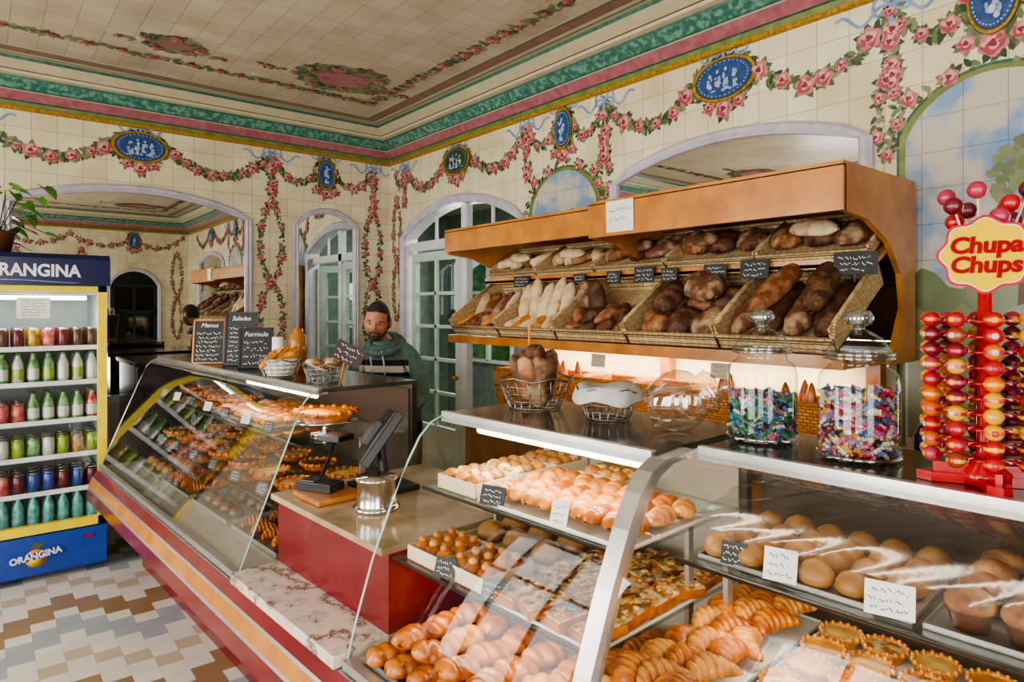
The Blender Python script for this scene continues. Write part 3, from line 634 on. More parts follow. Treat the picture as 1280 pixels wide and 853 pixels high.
b=MB(CF); tray(b,.12,.70,-.45,.10,z,M_card,.01)
for i in range(6):
    for j in range(6): painchoc(b,TR(.17+j*.095,-.40+i*.085,z+.008,rnd(-.2,.2)),.1,random.choice([B_light,B_gold]))
b.obj('tray_of_pastries')
b=MB(CF); tray(b,.03,.7,-.6,.83,.657,M_alu,.015)
for i in range(13):
    for j in range(5): loaf(b,TR(.1+j*.13,-.52+i*.105,.668,rnd(-.3,.3)),.125,.07,.06,random.choice([B_gold,B_light]),cut=3)
b.obj('tray_of_bread_rolls')
b=MB(CF); tag_at(b,.13,.60,.875,.05,.055,M_paper,M_slate); tag_at(b,.12,.30,.875,.06,.05); b.obj('price_card')
b=MB(CF); vs=[];fs=[]; nx,ny=30,90
for i in range(nx+1):
    for j in range(ny+1):
        a_=.335+.37*i/nx; bb=-.5+1.32*j/ny; vs.append((a_,bb,1.15+.05*i/nx+.014*noise.noise(Vector((a_*10+bb*16,bb*7,0)))+.004*sin(bb*70+a_*60)))
for i in range(nx):
    for j in range(ny): fs.append((i*(ny+1)+j,i*(ny+1)+j+1,(i+1)*(ny+1)+j+1,(i+1)*(ny+1)+j))
b.add(vs,fs,M_film,None,True); b.obj('plastic_wrap_sheet')
z=1.075; b=MB(CF); b.lathe([(0,0),(.06,0),(.06,.008),(.012,.012),(.012,.05),(.13,.055),(.135,.062),(0,.062)],M_steel,TR(.42,2.58,z),24); tart(b,TR(.42,2.58,z+.062),.13,B_quiche,B_gold,.035); b.obj('quiche_on_cake_stand')
b=MB(CF); tray(b,.27,.70,2.85,3.5,z,M_alu,.012)
for i in range(8):
    for j in range(4): loaf(b,TR(.33+j*.1,2.9+i*.078,z+.008,.1),.11,.06,.045,random.choice([B_light,B_gold,B_choux]),cut=3)
b.obj('tray_of_sandwiches')
b=MB(CF)
for k in range(4): tart(b,TR(.46,3.66+k*.22,z+.006),.095,[B_quiche,B_custard,B_cream,B_quiche][k],B_gold,.03)
b.obj('row_of_tarts')
z=.875; b=MB(CF)
for k in range(7):
    for j in range(2): tart(b,TR(.28+j*.22,2.55+k*.25,z+.006),.08,[B_quiche,B_custard,B_choc,B_cream][(k+j)%4],B_gold,.028)
b.obj('row_of_fruit_tarts')
b=MB(CF)
for k in range(4):
    tray(b,.16,.66,2.46+.52*k,2.92+.52*k,.657,M_alu,.02)
    for i in range(4):
        for j in range(4): (bun(b,TR(.23+j*.12,2.53+.52*k+i*.105,.663),.036,[B_gold,B_choc,B_light,B_choux][k],1.) if k%2 else croissant(b,TR(.23+j*.12,2.53+.52*k+i*.105,.665,rnd(-.3,.3)),.11))
b.obj('tray_of_pastries')
b=MB(CF)
for k in range(7): tag_at(b,.245,2.75+k*.25,1.085,.06,.045,M_paper if k%2 else M_slate,M_slate if k%2 else M_chalk); tag_at(b,.135,2.55+k*.27,.885,.06,.045)
b.obj('price_tag')
b=MB(); b.box(.80,1.60,4.80,5.45,0,1.22,Mdk); b.box(.78,1.62,4.78,5.47,1.22,1.25,Mdk); b.box(.84,1.55,4.79,4.80,.7,1.18,M_glass); b.obj('rear_storage_cabinet',bevel=.01)

# ------------------------------------------------------------------ things on the tops
ZT=1.289
def wire_basket(b,T,r0,r1,h,n=18,m=None):
    m=m or M_wire
    for k in range(5):
        t=k/4; r=r0+(r1-r0)*t; b.tube([(r*cos(2*pi*i/24),r*sin(2*pi*i/24),.003+h*t+(.006*sin(i*2*pi/4) if k==4 else 0)) for i in range(24)],.0018 if k<4 else .003,m,T,5,True)
    for i in range(n):
        a=2*pi*i/n; b.tube([(r0*cos(a),r0*sin(a),.003),((r0+r1)/2*cos(a+.1),(r0+r1)/2*sin(a+.1),h/2),(r1*cos(a),r1*sin(a),h)],.0014,m,T,5)
    for i in range(4): a=pi*i/4; b.tube([(r0*cos(a),r0*sin(a),.003),(-r0*cos(a),-r0*sin(a),.003)],.0014,m,T,5)
b=MB(); T=TR(1.36,1.55,ZT); wire_basket(b,T,.08,.118,.09,20)
for i in range(9):
    a=2*pi*i/9; loaf(b,T@TR(.066*cos(a),.066*sin(a),.088+rnd(-.008,.012),a,0,-pi/2+rnd(.15,.35)),.16,.07,.055,[B_rust,B_dark,B_brown][i%3],cut=2,diag=.5,p=4)
for i in range(4):
    a=pi/2*i+.5; loaf(b,T@TR(.024*cos(a),.024*sin(a),.115,a,0,-pi/2+.1),.16,.065,.055,[B_dark,B_rust][i%2],cut=2,diag=.5,p=4)
b.box(-.002,.002,-.004,.004,.08,.26,M_wood,T@TR(.02,.05,0)); b.obj('bread_basket')
b=MB(); T=TR(1.38,1.26,ZT); wire_basket(b,T,.06,.088,.08,18)
vs=[];fs=[];n=30
for k,(r,z) in enumerate([(.0,.075),(.05,.085),(.075,.095),(.090,.088),(.094,.065),(.095,.05)]):
    for i in range(n): a=2*pi*i/n; q=1+.05*sin(a*4+k)+.03*sin(a*9); vs.append((r*q*cos(a),r*q*sin(a),z+(.008*sin(a*4) if k>2 else .006*sin(a*3+k))))
for k in range(5):
    for i in range(n): fs.append((k*n+i,k*n+(i+1)%n,(k+1)*n+(i+1)%n,(k+1)*n+i))
b.add(vs,fs,mat('grey_cloth','#bdbab8',.8,c2='#a8a4a4',bump=.3),T,True); b.obj('cloth_lined_wire_basket')
Mcg=glass_mat('amber_glass',(.93,.88,.80),.24,.04)
b=MB(); T=TR(1.36,1.01,ZT+.078)@Matrix.Rotation(-.9,4,'Z')@Matrix.Rotation(1.25,4,'Y')
b.lathe([(0,-.075),(.04,-.075),(.06,-.05),(.076,-.01),(.076,.02),(.062,.05),(.045,.062),(.052,.07),(.05,.078)],Mcg,T,28)
b.lathe([(.05,.078),(.058,.08),(.045,.095),(.03,.105),(.012,.108),(.02,.12),(.012,.132),(0,.134)],Mcg,T,24)
for k in range(10):
    a=2*pi*k/10; b.tube([(.077*cos(a),.077*sin(a),.01),(.068*cos(a+.2),.068*sin(a+.2),-.035),(.045*cos(a),.045*sin(a),-.072)],.0025,Mcg,T,6)
b.obj('tilted_glass_jar')
def candy_jar(x,y,cols,fill,r=.078,h=.19,nm='candy_jar'):
    b=MB(); T=TR(x,y,ZT)
    b.lathe([(0,.004),(r*.85,.0),(r*.97,.006),(r,.02),(r,h*.82),(r*.93,h*.93),(r*.72,h),(r*.72,h+.012),(r*.8,h+.016)],M_jar,T,40)
    b.lathe([(r*.82,h+.016),(r*.84,h+.022),(r*.80,h+.03),(r*.62,h+.055),(r*.3,h+.072),(r*.16,h+.076),(r*.16,h+.082),(r*.32,h+.088),(r*.38,h+.1),(r*.28,h+.114),(0,h+.119)],M_jar,T,36)
    b.lathe([(r*.16,h+.0762),(r*.165,h+.082),(r*.325,h+.088),(r*.385,h+.1),(r*.285,h+.1145),(0,h+.1195)],M_jarg,T,24)
    for q in (.018,.026): b.tube([(r*.84*cos(2*pi*i/30),r*.84*sin(2*pi*i/30),h+q) for i in range(30)],.0035,M_jarg,T,8,True)
    b.tube([(r*.98*cos(2*pi*i/30),r*.98*sin(2*pi*i/30),.008) for i in range(30)],.004,M_jarg,T,8,True)
    for i in range(620):
        a=rnd(0,6.283); rr=r*.9*(rnd(.35,1)**.4); z=.014+rnd(0,fill)
        TT=T@TR(rr*cos(a),rr*sin(a),z,a+pi/2+rnd(-.6,.6),rnd(0,3),rnd(-.9,.9)); c=random.choice(cols)
        b.tube([(-.013,0,0),(-.011,0,0),(-.0075,0,0),(-.0065,0,0),(.0065,0,0),(.0075,0,0),(.011,0,0),(.013,0,0)],[.005,.004,.0018,.005,.005,.0018,.004,.005],c,TT,6,smooth=False)
    b.obj(nm)
M_jarg=glass_mat('jar_glass_thick',(.8,.86,.84),.3,.05)
Wm=lambda n,c:mat('wrapper_'+n,c,.3,coat=.3)
w_w,w_g,w_b,w_r,w_p,w_y,w_dk,w_t=Wm('white','#c4c0b6'),Wm('green','#26703a'),Wm('blue','#335c90'),Wm('red','#9c1f30'),Wm('pink','#b05880'),Wm('yellow','#b8962e'),Wm('dark','#2c302e'),Wm('teal','#3f7772')
candy_jar(1.447,.832,[w_g,w_g,w_dk,w_dk,w_w,w_b,w_t,w_p],.095)
candy_jar(1.42,.600,[w_w,w_w,w_r,w_p,w_y,w_b,w_dk,w_p],.125)
b=MB(); T=TR(1.385,.37,ZT,.3)
for k in range(4):
    TT=T@Matrix.Rotation(k*pi/2+.2,4,'Z'); b.prism([(0,-.02),(.085,-.018),(.105,0),(.085,.018),(0,.02)],0,.016,M_red,TT); b.prism([(0,-.008),(.08,-.005),(.08,.005),(0,.008)],.016,.034,M_red,TT)
b.lathe([(0,.0),(.04,0),(.04,.02),(.02,.04),(.013,.06),(.011,.36),(0,.36)],M_red,T,16)
lo=[Wm('l_orange','#cf6012'),Wm('l_yellow','#d89c18'),Wm('l_red','#a8141f'),Wm('l_pink','#a8304a'),Wm('l_dkred','#6a1426'),Wm('l_choc','#8a3a1c')]
st=mat('lolly_stick','#e0d8ce',.5)
for c in range(10):
    a=c*pi/5+.1
    for k in range(10):
        zz=.05+k*.0268
        if c==0: b.lathe([(.01,0),(.05,.002),(.05,.006),(.01,.006)],M_red,T@TR(0,0,zz-.008),24)
        p=(.086*cos(a),.086*sin(a),zz); cc=[lo[0],lo[1],lo[2],lo[1],lo[0]] if c%3==2 else ([lo[4],lo[3],lo[2],lo[0]] if c%2 else [lo[2],lo[4],lo[5],lo[1]])
        q=random.choice(cc); b.ell(p,(.0148,.0148,.0138),q,T,12,8); b.tube([(.03*cos(a),.03*sin(a),zz-.004),p],.002,st,T,5)
        PT=T@Matrix.Rotation(a,4,'Z'); b.lathe([(.0149,-.003),(.0152,0),(.0149,.003)],random.choice(lo[:4]),PT@Matrix.Translation((.086,0,zz)),12)
        b.lathe([(.008,0),(.003,.006),(.002,.008),(.006,.014)],q,PT@Matrix.Translation((.074,0,zz))@Matrix.Rotation(-pi/2,4,'Y'),8)
        b.ell((.0975,0,zz),(.004,.007,.006),random.choice([lo[1],lo[2],w_w]),PT,8,5)
for c in range(11):
    a=c*2*pi/11; r_=.045 if c%2 else .062; zz=.465+.025*(c%3)
    b.tube([(.005*cos(a),.005*sin(a),.34),(r_*cos(a),r_*sin(a),zz)],.002,st,T,5); b.ell((r_*cos(a),r_*sin(a),zz),(.0155,.0155,.0155),random.choice(lo[2:5]),T,12,8)
b.tube([(0,0,.3),(0,0,.47)],.004,M_red,T,8)
sn=Vector((-1.385,-.37,0)).normalized(); rt=Vector((0,0,1)).cross(sn)
S=FR((1.357,.362,ZT+.40),tuple(rt),(0,0,1))@Matrix.Translation((0,0,.055))@Matrix.Diagonal((.82,.82,1,1))
def flower(r,am,k=8): return [(r*(1+am*cos(k*t))*cos(t)*1.05,r*(1+am*cos(k*t))*sin(t)) for t in [2*pi*i/96 for i in range(96)]]
sp=mat('sign_pink','#b0203c',.8); sy=mat('sign_yellow',(.62,.42,.0),.8,c2=(.60,.40,.0)); sr=mat('sign_red',(.26,.0,.008),.7)
for q in (sp,sy,sr): q.node_tree.nodes['Principled BSDF'].inputs['Specular IOR Level'].default_value=.15
b.prism(flower(.076,.07),-.004,.0,sp,S); b.prism(flower(.071,.068),0,.002,mat('sign_cream','#d8c8a0',.7),S); b.prism(flower(.068,.068),.002,.004,sy,S)
text(b,'Chupa',.046,sr,S@Matrix.Translation((0,.018,.005)),offset=.002,shear=.1); text(b,'Chups',.046,sr,S@Matrix.Translation((0,-.022,.005)),offset=.002,shear=.1)
b.tube([(0,-.09,-.008),(0,-.02,-.008)],.005,M_red,S,6)
b.obj('lollipop_stand')
b=MB(); b.prism([(0,0),(.16,.0),(.17,.30),(.02,.31)],0,.02,M_card,FR((1.68,.52,ZT-.35),(0.2,-1,0),(.1,0,1))); b.box(1.64,1.78,.30,.55,.0,.94,M_woodd)
b.obj('paper_bag_on_stool')

def chalkboard(x,y,w,h,rz,lines,tilt=.18,title=None):
    b=MB(); T=Matrix.Translation((x,y,ZT+.001))@Matrix.Rotation(rz,4,'Z')@FR((0,0,0),(1,0,0),(0,tilt,1))
    b.box(-w/2,w/2,0,h,-.012,0,M_slate,T)
    for q in [(-w/2,-w/2+.01,0,h),(w/2-.01,w/2,0,h),(-w/2,w/2,0,.01),(-w/2,w/2,h-.01,h)]: b.box(q[0],q[1],q[2],q[3],-.014,.004,M_wood if lines%2 else M_black,T)
    hh=h*.85
    if title: text(b,title,.034,M_chalk,T@Matrix.Translation((0,h-.035,.001)),.0003,shear=.25); hh=h*.68
    scribble(b,T@Matrix.Translation((0,h*.06+hh/2,0)),w*.8,hh,lines,M_chalk,lw=.0014)
    b.box(-w*.3,w*.3,0,.004,-.09,-.01,M_woodd,T)
    b.obj('chalkboard_sign')
chalkboard(.99,3.86,.17,.25,-.5,7,title='Menus'); chalkboard(1.10,3.68,.17,.29,-.6,8,title='Salades'); chalkboard(1.11,3.44,.17,.21,-.45,4,title='Formule')
for (x,y,kind) in [(1.05,2.92,0),(1.13,2.62,1)]:
    b=MB(); T=TR(x,y,ZT); wire_basket(b,T,.065,.09,.075,18)
    if kind==0:
        b.lathe([(0,.01),(.055,.012),(.075,.06),(.085,.08),(.06,.085)],M_paper,T,14,False)
        for i in range(5): loaf(b,T@TR(.02*i-.04,.02*sin(i),.08,rnd(-.6,.6),0,rnd(-.9,-.4)),.15,.04,.035,B_light,cut=4)
        b.lathe([(0,0),(.026,0),(.024,.15),(0,.15)],M_paper,T@TR(0,.03,.03),12)
    else:
        for i in range(8): loaf(b,T@TR(.04*cos(i),.04*sin(i),.06,i*.8,0,-.4),.10,.045,.04,B_flour if i%2 else B_brown,cut=2)
    b.obj('bread_basket')
b=MB(); T=Matrix.Translation((1.11,2.50,ZT+.0))@Matrix.Rotation(-.55,4,'Z')@FR((0,0,0),(1,0,-.5),(0,.15,1))
Mds=mat('dark_red_board','#2c1216',.5); b.box(-.062,.062,.10,.18,-.004,.004,Mds,T); scribble(b,T@Matrix.Translation((0,.14,.004)),.11,.07,3,M_chalk,lw=.0012); b.tube([(0,.10,0),(.03,-.0,0)],.004,M_wood,T); b.obj('price_board')
b=MB(); b.lathe([(0,0),(.04,0),(.04,.17),(.025,.19),(.025,.21),(0,.21)],mat('amber_bottle','#a86a28',.2),TR(1.22,3.15,ZT),16); b.obj('syrup_bottle')

zt=.926
b=MB(CF); T=TR(.30,1.98,zt,.3)
b.lathe([(0,0),(.075,0),(.078,.01),(.068,.014),(.066,.018),(.066,.095),(.07,.10),(.07,.108),(0,.110)],M_steel,T,32); b.obj('steel_canister')
b=MB(CF); b.box(.16,.34,2.12,2.32,zt,zt+.018,M_wood,TR(0,0,0,0)); b.obj('cutting_board',bevel=.004)
b=MB(CF); MT=TR(-.06,.05,0); b.box(.42,.60,2.02,2.24,zt,zt+.02,M_black,MT); b.tube([(.52,2.13,zt+.02),(.49,2.12,zt+.20)],.018,M_black,MT,10)
T=MT@FR((.47,2.12,zt+.205),(-.45,-1,.12),(.75,-.15,1)); b.box(-.115,.115,-.11,.11,-.03,0,M_black,T); b.box(-.10,.10,-.095,.095,-.034,-.03,mat('screen','#30353c',.1),T); b.box(-.11,.11,-.105,.105,0,.006,M_alud,T); b.box(-.05,.05,-.05,.05,.006,.03,M_black,T)
b.obj('cash_register_monitor',bevel=.004)
b=MB(CF); T=TR(.24,2.27,zt+.018,.4); b.box(-.04,.04,-.08,.08,.0,.03,M_black,T); b.box(-.032,.032,0,.07,.03,.034,M_alud,T); b.tube([(0,0,.03),(.05,0,.10),(.1,.01,.16)],.008,M_black,T); b.box(.05,.14,-.045,.055,.16,.18,M_black,T)
b.obj('card_payment_terminal',bevel=.003)
b=MB(CF); b.box(.55,.68,1.72,1.86,zt,zt+.004,M_paper); b.obj('paper_sheets')

# ------------------------------------------------------------------ bread display on right wall
b=MB(); ya,yb=1.08,3.60
b.box(2.42,3.06,ya,yb,1.375,1.40,M_wood); b.box(2.405,2.43,ya-.01,yb+.01,1.375,1.425,M_wood)
def yz(poly,y0,y1,m):
    n=len(poly); vs=[(x,y0,z) for x,z in poly]+[(x,y1,z) for x,z in poly]
    b.add(vs,[tuple(range(n)),tuple(range(n,2*n))[::-1]]+[(i,(i+1)%n,n+(i+1)%n,n+i) for i in range(n)],m)
side=[(2.40,2.11),(3.05,2.11),(3.05,1.375),(2.80,1.375),(2.86,1.48),(2.93,1.60),(2.90,1.74),(2.78,1.86),(2.60,1.93),(2.40,1.95)]
for y in (ya-.02,2.30,yb-.005): yz(side,y,y+.022,M_wood)
b.box(2.385,2.41,ya-.02,2.31,1.95,2.115,M_wood); b.box(2.385,3.05,ya-.02,2.31,2.11,2.128,M_wood)
b.box(2.385,2.41,2.31,yb+.02,1.965,2.095,M_wood); b.box(2.385,3.05,2.31,yb+.02,2.09,2.108,M_wood)
b.box(3.04,3.05,ya,yb,1.40,2.10,M_mirror)
b.box(2.70,2.72,ya,yb,1.765,1.80,M_wood)
yz([(2.70,1.78),(3.04,1.96),(3.04,1.94),(2.70,1.76)],ya,yb,M_wood)  # upper board, built where a tilted mirror would reflect the bins
for y in (1.2,2.3,3.45): b.box(2.98,3.04,y-.03,y+.03,.908,1.375,M_wood)
b.tube([(2.95,1.3,1.35),(2.95,3.3,1.35)],.014,M_lamp,None,8); b.box(2.92,2.98,1.25,3.35,1.362,1.375,M_white)
b.box(3.045,3.055,1.19,3.6,.91,1.37,mat('splashback_cream','#e6dcc4',.4))
b.obj('bread_display_shelf')
al=atan2(.27,.43)
edges=[1.10,1.59,2.09,2.59,3.09,3.57]
def bin_frame(yc,x=2.435,z=1.43,a=al): return Matrix.Translation((x,yc,z))@Matrix.Rotation(-a,4,'Y')
def basket_bin(b,T,Lx,Wy,h):
    t=.008
    b.box(0,Lx,-Wy/2,Wy/2,0,t,M_wick,T)
    b.box(0,t,-Wy/2,Wy/2,0,h*.55,M_wick,T); b.box(Lx-t,Lx,-Wy/2,Wy/2,0,h*1.2,M_wick,T)
    for s in (-1,1):
        y0,y1=sorted((s*Wy/2,s*(Wy/2-t))); b.box(0,Lx,y0,y1,0,h,M_wick,T)
        b.tube([(0,s*Wy/2,h*.55),(.04,s*Wy/2,h),(Lx,s*Wy/2,h*1.1)],.009,M_wick,T,8)
    b.tube([(0,-Wy/2,h*.55),(0,Wy/2,h*.55)],.010,M_wick,T,8); b.tube([(Lx,-Wy/2,h*1.2),(Lx,Wy/2,h*1.2)],.009,M_wick,T,8)
for i in range(5):
    yc=(edges[i]+edges[i+1])/2; wy=edges[i+1]-edges[i]-.01
    b=MB(); T=bin_frame(yc); basket_bin(b,T,.50,wy,.11); b.obj('wicker_bread_basket')
    b=MB()
    if i==0:
        for k in range(4): loaf(b,T@TR(.23,-wy/2+.07+k*.115,.02,rnd(-.12,.12)),.40,.115,.11,[B_dark,B_rust][k%2],cut=4,diag=.5,amp=.11)
        for k in range(2): loaf(b,T@TR(.27,-wy/2+.13+k*.19,.10,rnd(-.3,.3)),.38,.115,.10,[B_dark,B_brown][k],cut=4,diag=.4,amp=.11)
    elif i==1:
        for k in range(3):
            for j in range(2): loaf(b,T@TR(.12+j*.19,-wy/2+.09+k*.145,.015,rnd(-.5,.5)),.20,.15,.11,[B_rust,B_dark,B_brown][(k+j)%3],cut=3,diag=.6,amp=.11)
        loaf(b,T@TR(.3,-.04,.09,.9),.28,.17,.12,B_rust,cut=4,diag=.4,amp=.12); loaf(b,T@TR(.22,.1,.09,.2),.26,.14,.11,B_dark,cut=4,amp=.12)
    elif i==2:
        for k in range(4):
            for j in range(2): loaf(b,T@TR(.09+j*.13,-wy/2+.07+k*.115,.015,rnd(-.7,.7)),.17,.09,.075,[B_brown,B_rust,B_dark][(k+j)%3],cut=1,p=1.4)
        for k in range(2): loaf(b,T@TR(.25,.1+k*.09,.08,rnd(-.3,.3)+.5,0,-.9),.25,.10,.085,[B_dark,B_rust][k],cut=1,p=1.6)
        for k in range(4): loaf(b,T@TR(.12,-.16+k*.1,.06,rnd(-.8,.8)),.16,.08,.07,[B_dark,B_brown][k%2],cut=1,p=1.4)
    elif i==3:
        for k in range(5): loaf(b,T@TR(.24,-wy/2+.06+k*.09,.08,rnd(-.3,.3),0,-.5-.2*(k%2)),.26+.06*(k%2),.085,.075,B_flour,cut=4,diag=.5,amp=.1)
        for k in range(6): loaf(b,T@TR(.09,-wy/2+.05+k*.075,.02,rnd(-.6,.6)),.17,.07,.06,[B_light,B_flour][k%2],cut=2)
    else:
        for k in range(4): loaf(b,T@TR(.22,-wy/2+.07+k*.1,.04,rnd(-.4,.4),0,-.3),.28,.09,.075,[B_flour,B_rust,B_brown][k%3],cut=4,diag=.5)
        for k in range(5): loaf(b,T@TR(.10,-wy/2+.05+k*.09,.03,rnd(-.7,.7)),.18,.07,.06,[B_brown,B_light,B_rust][k%3],cut=2)
    b.obj('bread_loaves')
    a2=atan2(.18,.34); T=bin_frame(yc,2.725,1.80,a2); b=MB(); basket_bin(b,T,.32,wy,.055); b.obj('wicker_bread_basket')  # upper baskets and loaves modelled in place of bins reflected in a tilted mirror
    b=MB()
    if i<3:
        for k in range(3): loaf(b,T@TR(.17,-wy/2+.09+k*.155,.015,rnd(-.9,.9)),rnd(.2,.27),.14,.10,[B_rust,B_dark,B_brown][k],cut=3,diag=.5,amp=.11)
        loaf(b,T@TR(.12,rnd(-.1,.1),.07,1.3),.24,.11,.08,B_rust if i else B_flour,cut=3,diag=.5,amp=.1)
    else:
        for k in range(4): loaf(b,T@TR(.15,-wy/2+.07+k*.11,.015,rnd(-1.2,1.2)),.22,.09,.08,[B_flour,B_brown,B_flour][k%3],cut=3,diag=.4)
        loaf(b,T@TR(.12,0,.06,1.4),.24,.09,.07,B_flour,cut=3)
    b.obj('bread_loaves')
for y,w,h in [(1.14,.16,.09),(1.57,.13,.085),(1.77,.115,.075),(2.03,.09,.07),(2.19,.12,.085),(2.40,.09,.07),(2.66,.085,.065),(3.17,.13,.07)]:
    b=MB(); T=FR((2.665,y,1.73),(.12,-1,0),(.12,0,1)); b.box(-w/2,w/2,0,h,-.003,.003,M_slate,T)
    scribble(b,T@Matrix.Translation((0,h/2,.002)),w*.85,h*.8,3,M_chalk,lw=.0012); b.tube([(0,0,0),(0,-.03,0)],.003,M_alu,T)
    b.obj('price_sign')
b=MB(); T=FR((2.38,2.10,1.985),(0,-1,0),(-.02,0,1)); b.box(-.085,.085,-.02,.13,-.001,.001,M_paper,T); scribble(b,T@Matrix.Translation((0,.07,.001)),.14,.08,2,M_blue,lw=.0016); b.obj('handwritten_note')
b=MB(); b.box(2.55,3.04,.25,3.62,0,.88,M_wood); b.box(2.52,3.045,.22,3.65,.88,.905,M_woodd)
for k in range(6): b.box(2.54,2.55,.32+k*.55,.80+k*.55,.08,.82,M_wood)
b.obj('back_counter',bevel=.004)
for k in range(6):
    y=1.35+k*.37; b=MB(); T=TR(2.74,y,.907)
    def sq(r,z): return [(-r,-r*1.0,z),(r,-r*1.0,z),(r,r*1.0,z),(-r,r*1.0,z)]
    vs=sq(.13,0)+sq(.155,.30)+sq(.14,.30)+sq(.118,.02)
    b.add(vs,[(i,(i+1)%4,4+(i+1)%4,4+i) for i in range(4)]+[(4+i,4+(i+1)%4,8+(i+1)%4,8+i) for i in range(4)]+[(8+i,8+(i+1)%4,12+(i+1)%4,12+i) for i in range(4)]+[(12,13,14,15),(0,1,2,3)],M_wicko,T)
    b.tube(sq(.15,.30),.012,M_wicko,T,8,True); b.tube(sq(.145,.2),.008,M_wicko,T,8,True)
    b.obj('tall_wicker_basket')
    if k not in (2,3):
        b=MB()
        for j in range(4): loaf(b,T@TR(-.06+.04*j,rnd(-.08,.08),.20,rnd(-.2,.2),0,-pi/2+rnd(-.12,.12)),.36,.055,.05,B_gold,cut=5,diag=.5)
        b.obj('baguettes')
b=MB(); 
for y in (1.7,2.45): 
    T=FR((2.60,y,1.28),(0,-1,0),(.1,0,1)); b.box(-.05,.05,0,.07,-.001,.001,M_card,T); scribble(b,T@Matrix.Translation((0,.035,0)),.08,.06,3,M_slate,lw=.001)
b.obj('price_card')
b=MB()
for k in range(5):
    T=TR(2.75,.35+k*.14,.906); b.lathe([(0,0),(.05,0),(.05,.22),(.03,.26),(.03,.30),(0,.30)],[M_woodd,M_green,M_maroon,M_card,M_navy][k],T,14)
b.obj('row_of_bottles')

# ------------------------------------------------------------------ drinks fridge
b=MB(); X0,X1,Y0,Y1,Z1=-.10,.628,4.71,5.38,1.91; t=.03
inn=mat('fridge_inner','#c5cfd2',.4)
b.box(X0,X0+t,Y0+.05,Y1,.03,Z1,M_blue); b.box(X1-t,X1,Y0+.05,Y1,.03,Z1,M_blue); b.box(X0,X1,Y1-t,Y1,.03,Z1,M_blue); b.box(X0,X1,Y0+.05,Y1,Z1-t,Z1,M_blue)
b.box(X0+t,X0+t+.004,Y0+.05,Y1-t,.27,1.7,inn); b.box(X1-t-.004,X1-t,Y0+.05,Y1-t,.27,1.7,inn); b.box(X0+t,X1-t,Y1-t-.006,Y1-t,.27,1.72,inn); b.box(X0+t,X1-t,Y0+.06,Y1-t,1.68,1.74,inn)
b.box(X0,X1,Y0+.03,Y1,.03,.275,M_blue); b.box(X0+.005,X1-.005,Y0-.0,Y0+.05,.05,.27,M_blue)
b.prism([(Y0-.035,1.735),(Y0+.06,1.735),(Y0+.06,Z1+.01),(Y0-.0,Z1+.01),(Y0-.035,1.89)],X0-.01,X1+.01,M_navy,FR((0,0,0),(0,1,0),(0,0,1)))
fw=.05
b.box(X0+.002,X0+fw,Y0,Y0+.045,.28,1.73,M_yellow); b.box(X1-fw,X1-.002,Y0,Y0+.045,.28,1.73,M_yellow); b.box(X0+.002,X1-.002,Y0,Y0+.045,.28,.28+fw,M_yellow); b.box(X0+.002,X1-.002,Y0,Y0+.045,1.73-.035,1.73,M_yellow)
b.add([(X0+fw,Y0+.02,.33),(X1-fw,Y0+.02,.33),(X1-fw,Y0+.02,1.70),(X0+fw,Y0+.02,1.70)],[(0,1,2,3)],M_fglass)
b.box(X0+.015,X0+.03,Y0-.03,Y0,.8,1.15,M_black)
for k in (X0+.05,X1-.08):
    b.box(k,k+.04,Y0+.1,Y0+.14,0,.04,M_black); b.box(k,k+.04,Y1-.12,Y1-.08,0,.04,M_black)
shelfz=[.30,.50,.71,.92,1.15,1.36]
for z in shelfz[1:]:
    b.box(X0+t,X1-t,Y0+.07,Y1-.05,z-.008,z-.002,M_alu); b.box(X0+t,X1-t,Y0+.062,Y0+.07,z-.016,z+.012,M_white)
b.box(X0+t,X1-t,Y0+.05,Y1-.03,.27,.297,inn)
F=FR((.245,Y0-.036,1.815),(1,0,0),(0,0,1))
text(b,'O',.125,M_white,F@Matrix.Translation((-.205,0,0)),.001,offset=.003,sx=.8); text(b,'RANGINA',.098,M_white,F@Matrix.Translation((.045,0,0)),.001,offset=.003,sx=.88)
b.tube([(.245-.24+.48*i/10,Y0-.037,1.755+.006*sin(i*.5)) for i in range(11)],.003,M_rib,None,5)
F2=FR((.27,Y0-.001,.155),(1,.0,0),(0,0,1))
og=mat('logo_orange','#e87a10',.35)
b.lathe([(0,.001),(.052,.001),(.052,.004),(0,.004)],og,F2@Matrix.Translation((0,-.012,0)),24); b.lathe([(0,.004),(.042,.005),(0,.006)],M_yellow,F2@Matrix.Translation((.0,-.02,0)),24)
b.box(-.13,.13,-.018,.022,.0045,.006,M_blue,F2@Matrix.Rotation(.12,4,'Z'))
text(b,'ORANGINA',.052,M_white,F2@Matrix.Rotation(.12,4,'Z')@Matrix.Translation((0,.002,.009)),.001,offset=.002,sx=.9)
b.add([(-.03,.05,.003),(.0,.085,.003),(.04,.06,.003),(.01,.04,.003)],[(0,1,2,3)],M_leaf[0],F2)
b.box(.5,.56,Y0-.003,Y0,.21,.225,M_black); b.box(.505,.555,Y0-.004,Y0-.002,.212,.222,M_red)
T=FR((.26,Y0+.015,1.60),(1,0,0),(0,0,1)); b.box(-.08,.08,-.06,.06,-.001,.002,M_paper,T); scribble(b,T,.13,.1,6,M_slate,lw=.0015,z=.003)
b.tube([(X0+.1,Y0+.1,1.66),(X1-.1,Y0+.1,1.66)],.012,M_lamp,None,8)
fr=b.obj('drinks_fridge')
dc=lambda n,c,c2=None:mat('drink_'+n,c,.25,.2,c2=c2,ns=30,coat=.3)
